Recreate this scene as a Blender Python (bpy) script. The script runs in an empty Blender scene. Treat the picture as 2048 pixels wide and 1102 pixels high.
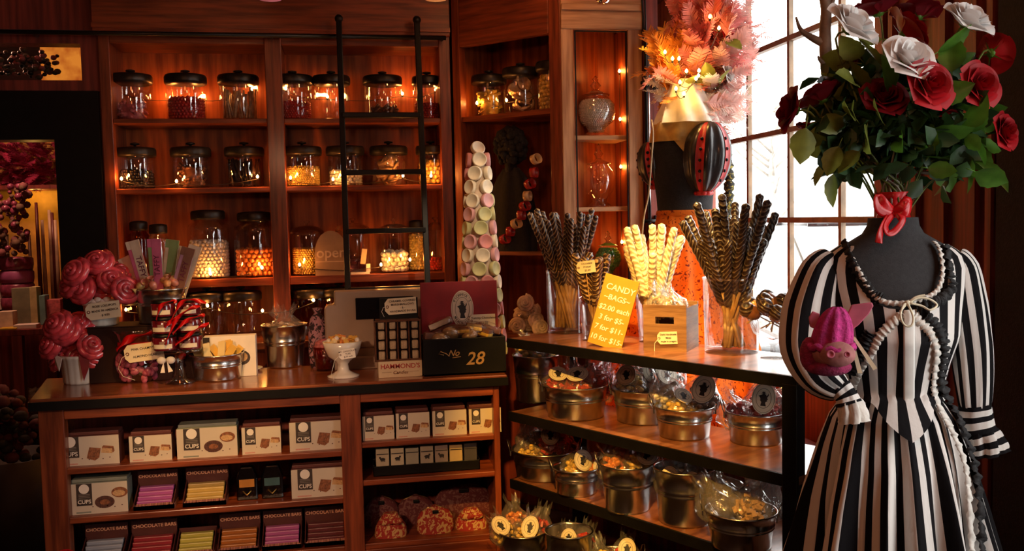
import bpy, math, random
from mathutils import Vector, Matrix, Euler
random.seed(11)
PI=math.pi; sin=math.sin; cos=math.cos
scene=bpy.context.scene; COL=scene.collection
# ------------------------------------------------------------------ camera
FPX=1824.5; CAM=Vector((0,0,1.65))
_p,_r,_y=math.radians(3.573),math.radians(-1.256),math.radians(10.413)
_fw=Vector((sin(_y),cos(_y),0)); _rt=Vector((cos(_y),-sin(_y),0)); _up=Vector((0,0,1))
FW=_fw*cos(_p)-_up*sin(_p); _u2=_up*cos(_p)+_fw*sin(_p)
RT=_rt*cos(_r)+_u2*sin(_r); UP=_u2*cos(_r)-_rt*sin(_r)
cd=bpy.data.cameras.new('camera'); co=bpy.data.objects.new('camera',cd); COL.objects.link(co)
M=Matrix.Identity(4)
for i in range(3): M[i][0]=RT[i]; M[i][1]=UP[i]; M[i][2]=-FW[i]; M[i][3]=CAM[i]
co.matrix_world=M; cd.sensor_width=36; cd.sensor_fit='HORIZONTAL'; cd.lens=FPX*36/2048; cd.clip_start=.05
scene.camera=co
def ray(px,py): return RT*(px-1024)+UP*(551-py)+FW*FPX
def PL(px,py,p0,n):
    d=ray(px,py); p0=Vector(p0); n=Vector(n); return CAM+d*((p0-CAM).dot(n)/d.dot(n))
def GZ(px,py,z): return PL(px,py,(0,0,z),(0,0,1))
def PY(px,py,Y): return PL(px,py,(0,Y,0),(0,1,0))
def PX(px,py,X): return PL(px,py,(X,0,0),(1,0,0))
def DI(px,py,d): return CAM+ray(px,py)*(d/FPX)
def K(P): return (Vector(P)-CAM).dot(FW)/FPX      # metres per photo pixel there
def lerp(x,xs,ys):
    if x<=xs[0]: return ys[0]
    for i in range(1,len(xs)):
        if x<=xs[i]:
            t=(x-xs[i-1])/(xs[i]-xs[i-1]); return ys[i-1]+(ys[i]-ys[i-1])*t
    return ys[-1]
rnd=random.uniform
# ------------------------------------------------------------------ mesh builder
class MB:
    def __init__(s): s.v=[]; s.f=[]; s.m=[]; s.s=[]; s.uv={}
    def put(s,V,F,mi=0,sm=False,T=None):
        b=len(s.v)
        s.v+=[tuple(T@Vector(p)) if T is not None else tuple(p) for p in V]
        s.f+=[tuple(b+i for i in f) for f in F]; s.m+=[mi]*len(F); s.s+=[sm]*len(F); return b
    def box(s,a,b,mi=0,T=None):
        (x0,y0,z0),(x1,y1,z1)=a,b
        s.put([(x0,y0,z0),(x1,y0,z0),(x1,y1,z0),(x0,y1,z0),(x0,y0,z1),(x1,y0,z1),(x1,y1,z1),(x0,y1,z1)],
              [(3,2,1,0),(4,5,6,7),(0,1,5,4),(1,2,6,5),(2,3,7,6),(3,0,4,7)],mi,False,T); return s
    def bc(s,c,sz,mi=0,T=None):
        return s.box([c[i]-sz[i]/2 for i in range(3)],[c[i]+sz[i]/2 for i in range(3)],mi,T)
    def lathe(s,prof,n=24,c=(0,0,0),sx=1,sy=1,mi=0,T=None,sm=True,rib=0,ribn=0):
        V=[];idx=[]
        for r,z in prof:
            if r<1e-6: idx.append([len(V)]*n); V.append((c[0],c[1],c[2]+z))
            else:
                row=[]
                for k in range(n):
                    a=2*PI*k/n; rr=r*(1+rib*cos(ribn*a)) if rib else r
                    row.append(len(V)); V.append((c[0]+rr*sx*cos(a),c[1]+rr*sy*sin(a),c[2]+z))
                idx.append(row)
        F=[]
        for i in range(len(prof)-1):
            for k in range(n):
                q=(idx[i][k],idx[i][(k+1)%n],idx[i+1][(k+1)%n],idx[i+1][k])
                u=[]
                for t in q:
                    if t not in u: u.append(t)
                if len(u)>2: F.append(tuple(u))
        s.put(V,F,mi,sm,T); return s
    def tube(s,pts,r,n=8,mi=0,T=None,cap=True,sm=True):
        pts=[Vector(p) for p in pts]; N=len(pts); V=[];F=[]
        up=None
        for i,p in enumerate(pts):
            t=(pts[min(i+1,N-1)]-pts[max(i-1,0)])
            t=t.normalized() if t.length>1e-9 else Vector((0,0,1))
            if up is None:
                up=Vector((0,0,1)) if abs(t.z)<.9 else Vector((0,1,0))
            a=t.cross(up)
            if a.length<1e-6: a=t.orthogonal()
            a.normalize(); b=a.cross(t).normalized(); up=b
            rr=r[i] if isinstance(r,(list,tuple)) else r
            for k in range(n):
                w=2*PI*k/n; V.append(p+(a*cos(w)+b*sin(w))*rr)
        for i in range(N-1):
            for k in range(n):
                F.append((i*n+k,i*n+(k+1)%n,(i+1)*n+(k+1)%n,(i+1)*n+k))
        if cap: F+=[tuple(range(n-1,-1,-1)),tuple((N-1)*n+k for k in range(n))]
        s.put(V,F,mi,sm,T); return s
    def ball(s,c,r,sc=(1,1,1),nu=10,nv=6,mi=0,T=None):
        prof=[(r*sin(PI*i/nv) if 0<i<nv else 0,-r*cos(PI*i/nv)) for i in range(nv+1)]
        V0=len(s.v)
        s.lathe(prof,nu,(0,0,0),mi=mi)
        for i in range(V0,len(s.v)):
            p=s.v[i]; q=Vector((p[0]*sc[0]+c[0],p[1]*sc[1]+c[1],p[2]*sc[2]+c[2]))
            s.v[i]=tuple(T@q) if T is not None else tuple(q)
        return s
    def grid(s,fn,nu,nv,mi=0,T=None,sm=True,uv=None):
        V=[]
        for j in range(nv+1):
            for i in range(nu+1): V.append(fn(i/nu,j/nv))
        F=[(j*(nu+1)+i,j*(nu+1)+i+1,(j+1)*(nu+1)+i+1,(j+1)*(nu+1)+i) for j in range(nv) for i in range(nu)]
        b=s.put(V,F,mi,sm,T)
        for j in range(nv+1):
            for i in range(nu+1): s.uv[b+j*(nu+1)+i]=uv(i/nu,j/nv) if uv else (i/nu,j/nv)
        return s
    def prism(s,poly,h0,h1,mi=0,T=None,sm=False):
        n=len(poly); V=[(x,y,h0) for x,y in poly]+[(x,y,h1) for x,y in poly]
        F=[tuple(range(n-1,-1,-1)),tuple(range(n,2*n))]+[(i,(i+1)%n,n+(i+1)%n,n+i) for i in range(n)]
        s.put(V,F,mi,sm,T); return s
    def mesh(s,name,mats):
        me=bpy.data.meshes.new(name); me.from_pydata(s.v,[],s.f); 
        for m in (mats if isinstance(mats,(list,tuple)) else [mats]): me.materials.append(m)
        me.polygons.foreach_set('material_index',s.m); me.polygons.foreach_set('use_smooth',s.s)
        if s.uv:
            ul=me.uv_layers.new(name='UVMap')
            for l in me.loops: ul.data[l.index].uv=s.uv.get(l.vertex_index,(0,0))
        me.update(); return me
FRONT=Matrix.Rotation(PI/2,4,'X')     # xy outline -> stands up in xz, facing -y
def ell(a,b,n=28,c=(0,0)): return [(c[0]+a*cos(2*PI*k/n),c[1]+b*sin(2*PI*k/n)) for k in range(n)]
def obj(name,g,mats=None,parent=None,loc=(0,0,0),rot=(0,0,0),bevel=0,solid=0,sub=0):
    me=g.mesh(name,mats) if isinstance(g,MB) else g
    o=bpy.data.objects.new(name,me); COL.objects.link(o); o.parent=parent; o.location=loc; o.rotation_euler=rot
    if solid:
        m=o.modifiers.new('thick','SOLIDIFY'); m.thickness=solid; m.offset=0
    if bevel:
        m=o.modifiers.new('soft','BEVEL'); m.width=bevel; m.segments=2; m.limit_method='ANGLE'
    if sub:
        m=o.modifiers.new('sub','SUBSURF'); m.levels=sub; m.render_levels=sub
    return o
def tag(o,label=None,cat=None,group=None,kind=None):
    if label: o['label']=label
    if cat: o['category']=cat
    if group: o['group']=group
    if kind: o['kind']=kind
    return o
def T(name,label,cat,loc=(0,0,0),rz=0,group=None,rot=None):
    o=bpy.data.objects.new(name,None); COL.objects.link(o); o.empty_display_size=.05
    o.location=loc; o.rotation_euler=rot if rot is not None else (0,0,rz); return tag(o,label,cat,group)
def dup(src,loc,rot=(0,0,0),label=None,group=None,parent=None,scale=None,names=None):
    c=src.copy(); COL.objects.link(c); c.parent=parent
    if loc is not None: c.location=loc; c.rotation_euler=rot
    if scale is not None: c.scale=scale if not isinstance(scale,(int,float)) else (scale,)*3
    if label: c['label']=label
    if group: c['group']=group
    for ch in src.children: dup(ch,None,parent=c)
    return c
def struct(name,g,mats,label=None,**k):
    return tag(obj(name,g,mats,**k),label,None,None,'structure')
def aim(d,roll=0):   # euler turning local +z to direction d
    q=Vector(d).normalized().to_track_quat('Z','Y'); e=(q.to_matrix()@Matrix.Rotation(roll,3,'Z')).to_euler(); return e
# ------------------------------------------------------------------ materials
def _nt(name):
    m=bpy.data.materials.new(name); m.use_nodes=True; nt=m.node_tree; nt.nodes.clear()
    out=nt.nodes.new('ShaderNodeOutputMaterial'); return m,nt,out
def _noise(nt,scale,stretch=(1,1,1),detail=3,dist=0,coord='Object'):
    tc=nt.nodes.new('ShaderNodeTexCoord'); mp=nt.nodes.new('ShaderNodeMapping'); mp.inputs['Scale'].default_value=stretch
    nt.links.new(tc.outputs[coord],mp.inputs['Vector'])
    n=nt.nodes.new('ShaderNodeTexNoise'); n.inputs['Scale'].default_value=scale; n.inputs['Detail'].default_value=detail
    n.inputs['Distortion'].default_value=dist
    nt.links.new(mp.outputs[0],n.inputs['Vector']); return n
def _ramp(nt,fac,stops,const=False):
    r=nt.nodes.new('ShaderNodeValToRGB'); e=r.color_ramp.elements
    while len(e)<len(stops): e.new(.5)
    for el,(p,c) in zip(e,stops): el.position=p; el.color=(*c,1)
    if const: r.color_ramp.interpolation='CONSTANT'
    nt.links.new(fac,r.inputs[0]); return r
def mat(name,c,rough=.5,metal=0,var=.18,scale=14,c2=None,stretch=(1,1,1),bump=0,bscale=80,tl=0,emit=0,coat=0,spec=.5,sss=0,detail=3,lo=.35,hi=.65):
    m,nt,out=_nt(name); b=nt.nodes.new('ShaderNodeBsdfPrincipled')
    n=_noise(nt,scale,stretch,detail)
    a=tuple(x*(1-var) for x in c); d=c2 if c2 else tuple(min(1,x*(1+var)) for x in c)
    r=_ramp(nt,n.outputs[0],[(lo,a),(hi,d)])
    nt.links.new(r.outputs[0],b.inputs['Base Color'])
    b.inputs['Roughness'].default_value=rough; b.inputs['Metallic'].default_value=metal
    b.inputs['Specular IOR Level'].default_value=spec; b.inputs['Coat Weight'].default_value=coat; b.inputs['Coat Roughness'].default_value=.15
    if sss: b.inputs['Subsurface Weight'].default_value=sss; b.inputs['Subsurface Radius'].default_value=(.02,.008,.005)
    if emit:
        nt.links.new(r.outputs[0],b.inputs['Emission Color']); b.inputs['Emission Strength'].default_value=emit
    if bump:
        n2=_noise(nt,bscale,stretch,4); bp=nt.nodes.new('ShaderNodeBump'); bp.inputs['Strength'].default_value=bump; bp.inputs['Distance'].default_value=.004
        nt.links.new(n2.outputs[0],bp.inputs['Height']); nt.links.new(bp.outputs[0],b.inputs['Normal'])
    sh=b.outputs[0]
    if tl:
        t=nt.nodes.new('ShaderNodeBsdfTranslucent'); nt.links.new(r.outputs[0],t.inputs[0]); mx=nt.nodes.new('ShaderNodeMixShader')
        mx.inputs[0].default_value=tl; nt.links.new(sh,mx.inputs[1]); nt.links.new(t.outputs[0],mx.inputs[2]); sh=mx.outputs[0]
    nt.links.new(sh,out.inputs[0]); return m
def thin(name,tint=(.97,.97,.96),rough=.02,ior=1.5,add=0.02,bump=0,bscale=40,gl=(1,1,1),haze=0):
    m,nt,out=_nt(name); t=nt.nodes.new('ShaderNodeBsdfTransparent'); g=nt.nodes.new('ShaderNodeBsdfGlossy')
    n=_noise(nt,bscale if bump else 9,(1,1,1),3)
    r=_ramp(nt,n.outputs[0],[(.3,tuple(x*.97 for x in tint)),(.7,tint)]); nt.links.new(r.outputs[0],t.inputs[0])
    g.inputs['Color'].default_value=(*gl,1); g.inputs['Roughness'].default_value=rough
    f=nt.nodes.new('ShaderNodeFresnel'); ge=nt.nodes.new('ShaderNodeNewGeometry'); mi=nt.nodes.new('ShaderNodeMapRange')
    mi.inputs['To Min'].default_value=ior; mi.inputs['To Max'].default_value=1/ior; nt.links.new(ge.outputs['Backfacing'],mi.inputs['Value']); nt.links.new(mi.outputs[0],f.inputs[0])
    ma=nt.nodes.new('ShaderNodeMath'); ma.operation='ADD'; ma.use_clamp=True; ma.inputs[1].default_value=add; nt.links.new(f.outputs[0],ma.inputs[0])
    if bump:
        bp=nt.nodes.new('ShaderNodeBump'); bp.inputs['Strength'].default_value=bump; bp.inputs['Distance'].default_value=.01
        nt.links.new(n.outputs[0],bp.inputs['Height']); nt.links.new(bp.outputs[0],g.inputs['Normal']); nt.links.new(bp.outputs[0],f.inputs['Normal'])
    mx=nt.nodes.new('ShaderNodeMixShader'); nt.links.new(ma.outputs[0],mx.inputs[0]); nt.links.new(t.outputs[0],mx.inputs[1]); nt.links.new(g.outputs[0],mx.inputs[2]); sh=mx.outputs[0]
    if haze:
        d=nt.nodes.new('ShaderNodeBsdfDiffuse'); d.inputs[0].default_value=(.85,.82,.78,1); t2=nt.nodes.new('ShaderNodeBsdfTranslucent'); t2.inputs[0].default_value=(.85,.82,.78,1)
        m2=nt.nodes.new('ShaderNodeMixShader'); nt.links.new(d.outputs[0],m2.inputs[1]); nt.links.new(t2.outputs[0],m2.inputs[2])
        m3=nt.nodes.new('ShaderNodeMixShader'); m3.inputs[0].default_value=haze; nt.links.new(sh,m3.inputs[1]); nt.links.new(m2.outputs[0],m3.inputs[2]); sh=m3.outputs[0]
    nt.links.new(sh,out.inputs[0]); return m
def stripes(name,n,axis=0,a=(.006,.005,.006),b=(.74,.70,.66)):
    m,nt,out=_nt(name); bs=nt.nodes.new('ShaderNodeBsdfPrincipled'); uv=nt.nodes.new('ShaderNodeTexCoord'); sp=nt.nodes.new('ShaderNodeSeparateXYZ')
    nt.links.new(uv.outputs['UV'],sp.inputs[0])
    mu=nt.nodes.new('ShaderNodeMath'); mu.operation='MULTIPLY'; mu.inputs[1].default_value=n; nt.links.new(sp.outputs[axis],mu.inputs[0])
    fr=nt.nodes.new('ShaderNodeMath'); fr.operation='FRACT'; nt.links.new(mu.outputs[0],fr.inputs[0])
    r=_ramp(nt,fr.outputs[0],[(0,a),(.5,b)],True); nt.links.new(r.outputs[0],bs.inputs['Base Color'])
    bs.inputs['Roughness'].default_value=.85; bs.inputs['Specular IOR Level'].default_value=.15
    nz=_noise(nt,30,(1,1,.25),4); bp=nt.nodes.new('ShaderNodeBump'); bp.inputs['Strength'].default_value=.35; bp.inputs['Distance'].default_value=.01
    nt.links.new(nz.outputs[0],bp.inputs['Height']); nt.links.new(bp.outputs[0],bs.inputs['Normal'])
    nt.links.new(bs.outputs[0],out.inputs[0]); return m
def bands(name,a,b,scale,thr=.6,rough=.35,dist=1.5,direc='DIAGONAL',coat=.3):
    m,nt,out=_nt(name); bs=nt.nodes.new('ShaderNodeBsdfPrincipled'); tc=nt.nodes.new('ShaderNodeTexCoord')
    w=nt.nodes.new('ShaderNodeTexWave'); w.bands_direction=direc; w.inputs['Scale'].default_value=scale; w.inputs['Distortion'].default_value=dist; w.inputs['Detail'].default_value=2
    nt.links.new(tc.outputs['Object'],w.inputs[0])
    r=_ramp(nt,w.outputs['Fac'],[(thr,a),(min(1,thr+.12),b)]); nt.links.new(r.outputs[0],bs.inputs['Base Color'])
    bs.inputs['Roughness'].default_value=rough; bs.inputs['Coat Weight'].default_value=coat
    bp=nt.nodes.new('ShaderNodeBump'); bp.inputs['Strength'].default_value=.6; bp.inputs['Distance'].default_value=.003
    nt.links.new(w.outputs['Fac'],bp.inputs['Height']); nt.links.new(bp.outputs[0],bs.inputs['Normal'])
    nt.links.new(bs.outputs[0],out.inputs[0]); return m
def damask(name,a,b,scale,thr=.5,rough=.8,tl=0,dist=2.2):
    m,nt,out=_nt(name); bs=nt.nodes.new('ShaderNodeBsdfPrincipled')
    n=_noise(nt,scale,(1,1,1),1.5,dist); r=_ramp(nt,n.outputs[0],[(thr-.03,a),(thr+.03,b)]); nt.links.new(r.outputs[0],bs.inputs['Base Color'])
    bs.inputs['Roughness'].default_value=rough; sh=bs.outputs[0]
    if tl:
        t=nt.nodes.new('ShaderNodeBsdfTranslucent'); nt.links.new(r.outputs[0],t.inputs[0]); mx=nt.nodes.new('ShaderNodeMixShader'); mx.inputs[0].default_value=tl
        nt.links.new(sh,mx.inputs[1]); nt.links.new(t.outputs[0],mx.inputs[2]); sh=mx.outputs[0]
    nt.links.new(sh,out.inputs[0]); return m
def glow(name,c,s):
    m,nt,out=_nt(name); e=nt.nodes.new('ShaderNodeEmission'); e.inputs[0].default_value=(*c,1); e.inputs[1].default_value=s
    nt.links.new(e.outputs[0],out.inputs[0]); return m
WZ=mat('red_cedar_upright',(.17,.030,.009),.42,0,.3,5,(.30,.062,.018),(9,9,.7),.15,30,coat=.25)
WX=mat('red_cedar_level',(.17,.030,.009),.42,0,.3,5,(.30,.062,.018),(.7,9,9),.15,30,coat=.25)
WB=mat('cedar_back_boards',(.28,.048,.009),.5,0,.3,4,(.46,.105,.020),(7,7,.6),.1,30)
WH=mat('honey_cedar',(.52,.25,.11),.45,0,.3,4,(.66,.38,.19),(9,9,.7),.12,30)
WHX=mat('honey_cedar_level',(.50,.24,.10),.45,0,.3,4,(.62,.35,.17),(.7,9,9),.12,30)
WD=mat('dark_red_panelling',(.15,.022,.014),.5,0,.3,4,(.25,.040,.024),(9,9,.5),.15,30)
WC=mat('counter_veneer',(.20,.048,.018),.22,0,.3,5,(.34,.095,.032),(.8,7,7),.05,30,coat=.5)
WK=mat('rack_veneer',(.21,.065,.028),.28,0,.3,5,(.33,.125,.058),(6,1.2,7),.05,30,coat=.4)
BLK=mat('black_paint',(.005,.0045,.0045),.4,0,.2,20,spec=.25)
BLKM=mat('black_iron',(.008,.0075,.0075),.35,.2,.2,20,spec=.35)
DARK=mat('black_velvet',(.010,.008,.009),.9,0,.3,60,bump=.5,bscale=150)
FLOORM=mat('dark_floor_boards',(.05,.025,.018),.5,0,.3,4,None,(1,8,1))
CEIL=mat('ceiling_plaster',(.16,.09,.06),.8)
STEEL=mat('galvanized_steel',(.55,.54,.52),.24,1,.22,18,None,(1,1,.5),.12,25)
STEELD=mat('steel_wire',(.5,.48,.45),.25,1,.1,20)
CHROME=mat('polished_metal',(.7,.68,.66),.08,1,.05)
GLASS=thin('jar_glass',(.975,.97,.96),.03,1.5,.10)
def solidglass(name,c):
    m,nt,out=_nt(name); g=nt.nodes.new('ShaderNodeBsdfGlass'); g.inputs['Roughness'].default_value=.02; g.inputs['IOR'].default_value=1.45
    n=_noise(nt,9); r=_ramp(nt,n.outputs[0],[(.3,tuple(x*.98 for x in c)),(.7,c)]); nt.links.new(r.outputs[0],g.inputs['Color'])
    t=nt.nodes.new('ShaderNodeBsdfTransparent'); mx=nt.nodes.new('ShaderNodeMixShader'); mx.inputs[0].default_value=.3; nt.links.new(g.outputs[0],mx.inputs[1]); nt.links.new(t.outputs[0],mx.inputs[2]); nt.links.new(mx.outputs[0],out.inputs[0]); return m
SOLIDG=solidglass('clear_cast_glass',(.97,.96,.94))
GLASSW=thin('window_glass',(.985,.99,.99),.01,1.3,.0)
GLASSA=thin('amber_glass',(.62,.30,.12),.03,1.5,.03)
CELLO=thin('cellophane',(.97,.96,.95),.10,1.45,.05,.9,30,haze=.085)
WRAP=thin('clear_wrap_film',(.96,.95,.94),.22,1.35,.0,.5,40)
LID=mat('jar_lid_bronze',(.035,.030,.026),.38,.6,.3,20)
LIDG=mat('jar_lid_gold',(.40,.27,.10),.3,.9,.2,20)
CREAM=mat('cream_card',(.78,.66,.45),.7,0,.06,10)
WHITE=mat('white_card',(.80,.74,.66),.6,0,.05,10)
INK=mat('black_ink',(.015,.012,.012),.6,0,.1)
INKR=mat('red_ink',(.36,.02,.02),.6,0,.1)
INKW=mat('white_ink',(.85,.80,.70),.6,0,.05)
GOLDI=mat('gold_ink',(.50,.30,.12),.4,.3,.1)
MILK=mat('milk_glass',(.82,.80,.72),.18,0,.05,10,coat=.5)
RIB=mat('red_satin',(.52,.003,.006),.35,0,.2,8,tl=.12)
STRING=mat('white_string',(.75,.68,.55),.7)
BULB=glow('lit_bulb',(1,.58,.16),38)
WALLP=mat('dark_plaster',(.05,.02,.015),.85)
def text(s,size,m,parent,loc,rot=(PI/2,0,0),align='CENTER',name='lettering',shear=0,_c={}):
    k=(s,round(size,5),align,m.name,shear)
    if k not in _c:
        cu=bpy.data.curves.new('lettering','FONT'); cu.body=s; cu.size=size; cu.extrude=.0004; cu.align_x=align; cu.align_y='CENTER'; cu.shear=shear
        cu.resolution_u=3; cu.offset=size*.012; cu.space_line=.95
        ob=bpy.data.objects.new('lettering',cu); COL.objects.link(ob)
        bpy.context.view_layer.update()
        me=bpy.data.meshes.new_from_object(ob.evaluated_get(bpy.context.evaluated_depsgraph_get()))
        bpy.data.objects.remove(ob); bpy.data.curves.remove(cu)
        me.materials.clear(); me.materials.append(m); me.name='lettering'; _c[k]=me
    return obj(name,_c[k],None,parent,loc,rot)
def lamp(name,kind,loc,power,color,**k):
    l=bpy.data.lights.new(name,kind); l.energy=power; l.color=color
    for a,b in k.items():
        if a!='rot': setattr(l,a,b)
    o=bpy.data.objects.new(name,l); COL.objects.link(o); o.location=loc
    if 'rot' in k: o.rotation_euler=k['rot']
    return o
# ------------------------------------------------------------------ setting
YB=5.40; YW=5.75; XR=2.30; ZC=3.15
g=MB(); g.box((-3.7,-1.5,-.1),(XR+.15,9.2,0)); struct('floor',g,FLOORM)
g=MB(); g.box((-3.7,-1.5,ZC),(XR+.15,9.2,ZC+.1)); struct('ceiling',g,CEIL)
g=MB(); g.box((-3.7,-1.5,0),(-3.6,9.2,ZC)); struct('wall_left',g,WALLP)
g=MB(); g.box((-3.6,-1.5,0),(XR,-1.4,ZC)); struct('wall_front',g,WALLP)
g=MB(); g.box((-3.6,9.1,0),(XR+.15,9.2,ZC)); struct('wall_far',g,WALLP)
g=MB()
wins=[(.20,1.95,.80,2.75),(3.60,5.75,.75,3.0)]
def wallseg(y0,y1,z0,z1): g.box((XR,y0,z0),(XR+.15,y1,z1))
wallseg(-1.5,.20,0,ZC); wallseg(1.95,3.60,0,ZC); wallseg(5.75,9.2,0,ZC)
for y0,y1,z0,z1 in wins: wallseg(y0,y1,0,z0); wallseg(y0,y1,z1,ZC)
struct('wall_right',g,WD)
g=MB()
g.box((-1.29,YW,0),(1.66,YW+.1,ZC)); g.box((-3.6,YB+.02,2.40),(-1.29,YB+.14,2.46)); g.box((-3.6,YB+.02,2.66),(-1.29,YB+.14,ZC))
g.box((-1.385,YB+.02,2.46),(-1.29,YB+.14,2.66)); g.box((-3.6,YB+.02,0),(-2.9,YB+.14,2.40)); g.box((-1.31,YB+.03,0),(-1.29,YW+.1,ZC))
struct('wall_back',g,WD)
g=MB(); g.box((1.66,4.90,0),(1.72,7.0,ZC)); g.box((1.72,6.95,0),(XR,7.0,ZC)); struct('wall_alcove',g,WD)
g=MB(); g.box((1.655,4.85,0),(1.735,4.90,ZC)); struct('trim_1',g,WD)
g=MB(); g.box((XR-.04,6.12,0),(XR,6.80,ZC)); g.box((XR-.05,5.75,.6),(XR,5.93,ZC)); struct('trim_2',g,WH)
g=MB(); g.box((XR-.035,2.04,0),(XR,2.86,ZC)); struct('trim_3',g,DARK)
g=MB()
for y in (2.90,2.985,3.16,3.335,3.50): g.box((XR-.025,y,0),(XR,y+.03,ZC))
g.box((XR-.03,3.56,.7),(XR,3.62,ZC)); struct('trim_4',g,WD)
# black door frame and the doorway to the next room
g=MB(); g.box((-1.535,YB-.01,0),(-1.30,YB+.15,2.40)); g.box((-2.9,YB-.01,2.135),(-1.535,YB+.15,2.40)); struct('door_1',g,BLK)
# windows
MUNT=mat('window_bar_wood',(.20,.12,.06),.5,0,.3,12)
def window(n,y0,y1,z0,z1,cols,rows):
    g=MB(); x0,x1=XR+.03,XR+.075
    for y in cols: g.box((x0+.01,y-.013,z0),(x1-.01,y+.013,z1))
    for z in rows: g.box((x0+.004,y0,z-.014),(x1-.004,y1,z+.014))
    for a,b in ((y0,y0+.04),(y1-.04,y1)): g.box((x0-.01,a,z0),(x1+.01,b,z1))
    for a,b in ((z0,z0+.05),(z1-.05,z1)): g.box((x0-.01,y0,a),(x1+.01,y1,b))
    w=struct('window_%d'%n,g,MUNT)
    g=MB(); g.box((XR+.05,y0,z0),(XR+.054,y1,z1)); struct('window_pane',g,GLASSW,parent=w)
    p=lamp('window_portal','AREA',(XR+.10,(y0+y1)/2,(z0+z1)/2),1,(1,1,1),rot=(0,PI/2,0)); p.data.shape='RECTANGLE'; p.data.size=z1-z0; p.data.size_y=y1-y0; p.data.cycles.is_portal=True
window(1,3.60,5.75,.75,3.0,(5.03,4.53,4.02),(1.13,1.61,2.087,2.565))
window(2,.20,1.95,.80,2.75,(.78,1.27),(1.25,1.75,2.25))
# outside
SNOW=mat('pale_pavement',(.55,.56,.57),.9)
g=MB(); g.box((XR+.3,-30,-.2),(60,60,-.1)); struct('ground',g,SNOW)
FAC=mat('pale_siding',(.62,.62,.60),.9,0,.08,2)
g=MB(); g.box((19,4,-.5),(22,40,6)); bl=T('far_building','pale building front across the street beyond the window','building'); obj('wall',g,FAC,bl)
g=MB()
for k in range(6):
    for z in (.4,3.1): g.box((18.96,8+k*4.2,z+.4),(19.02,9.5+k*4.2,z+1.9))
obj('window',g,mat('dull_pane',(.30,.31,.32),.3),bl)
CARP=mat('pale_car_paint',(.60,.60,.58),.4); CARG=mat('tan_car_glass',(.075,.068,.045),.3); TYRE=mat('tyre_rubber',(.03,.03,.03),.8)
car=T('parked_car','pale car parked outside, seen through the lower window panes','car',(5.5,9.35,-.10),rot=(0,0,math.radians(78)))
def carprof(w0,w1,poly,mi,g):
    g.prism(poly,-w0,w1,mi,FRONT)
g=MB(); carprof(.85,.85,[(-2.2,.35),(2.2,.35),(2.25,.7),(1.9,.95),(1.1,1.05),(.5,1.55),(-1.1,1.58),(-1.9,1.1),(-2.2,1.0)],0,g); obj('body',g,CARP,car,bevel=.08)
g=MB(); carprof(.87,.87,[(-1.65,1.1),(.9,1.1),(.45,1.48),(-1.05,1.5)],0,g); obj('side_windows',g,CARG,car)
for sx in (-1.35,1.35):
    for sy in (-.8,.8):
        g=MB(); g.lathe([(0,-.1),(.32,-.1),(.34,0),(.32,.1),(0,.1)],20,T=Matrix.Rotation(PI/2,4,'X')); obj('wheel',g,TYRE,car,(sx,sy,.34))
g=MB()
for k in (-1.0,.35): g.tube([(k,-.7,1.62),(k,.7,1.62)],.02)
for y in (-.6,.6): g.tube([(-1.3,y,1.62),(.5,y,1.62)],.016)
obj('roof_rack',g,BLKM,car)
BARK=mat('pale_bark',(.30,.27,.23),.9,bump=.5)
tr=T('street_tree','thick pale tree trunk outside behind the window bars','tree',(8.0,13.6,-.1))
g=MB(); g.tube([(0,0,0),(.02,0,1.5),(-.03,.05,3),(.05,.1,5)],[.24,.2,.18,.14],12); obj('trunk',g,BARK,tr)
t2=T('bare_sapling','thin bare sapling with fine twigs outside the window','tree',(6.3,12.7,-.1))
g=MB(); g.tube([(0,0,0),(.05,0,1.2),(.02,.05,2.4),(.1,.1,3.6)],[.11,.09,.06,.02],8); obj('trunk',g,BARK,t2)
for k in range(14):
    a=rnd(0,6.3); z=rnd(1.4,3.3); l=rnd(.5,1.1); p=Vector((.05,.04,z)); q=p+Vector((cos(a)*l*.5,sin(a)*l*.5,l*.4)); e=p+Vector((cos(a+.3)*l,sin(a+.3)*l,l*.9))
    g=MB(); g.tube([p,q,e],[.02,.014,.005],5); obj('branch',g,BARK,t2)
# ------------------------------------------------------------------ string lights
LW=1.0
def lights(label,pts,power=.9,cord=None,rad=.0075,col=(1,.33,.058),off=(0,-.03,.012),group=None,bulbmat=None):
    t=T('string_lights',label,'string lights',group=group); q=[Vector(p) for p in (cord or pts)]
    c=[]
    for i in range(len(q)-1):
        for k in range(4):
            s=k/4; p=q[i].lerp(q[i+1],s); c.append(p+Vector((0,.006,-.02*sin(PI*s)-.012)))
    c.append(q[-1]+Vector((0,.006,-.012)))
    g=MB(); g.tube(c,.002,5); obj('cord',g,mat('brown_cord',(.05,.03,.02),.6) if 'brown_cord' not in bpy.data.materials else bpy.data.materials['brown_cord'],t)
    for p in pts:
        g=MB(); g.lathe([(0,-rad*1.2),(rad,-.2*rad),(rad*.9,rad*.8),(0,rad*1.9)],10); g.tube([(0,0,-rad*2.4),(0,0,-rad)],rad*.7,6,1)
        obj('bulb',g,[bulbmat or BULB,BLK],t,p)
        if power: lamp('bulb_light','POINT',Vector(p)+Vector(off),power*LW,col,shadow_soft_size=.012)
    return t
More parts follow.
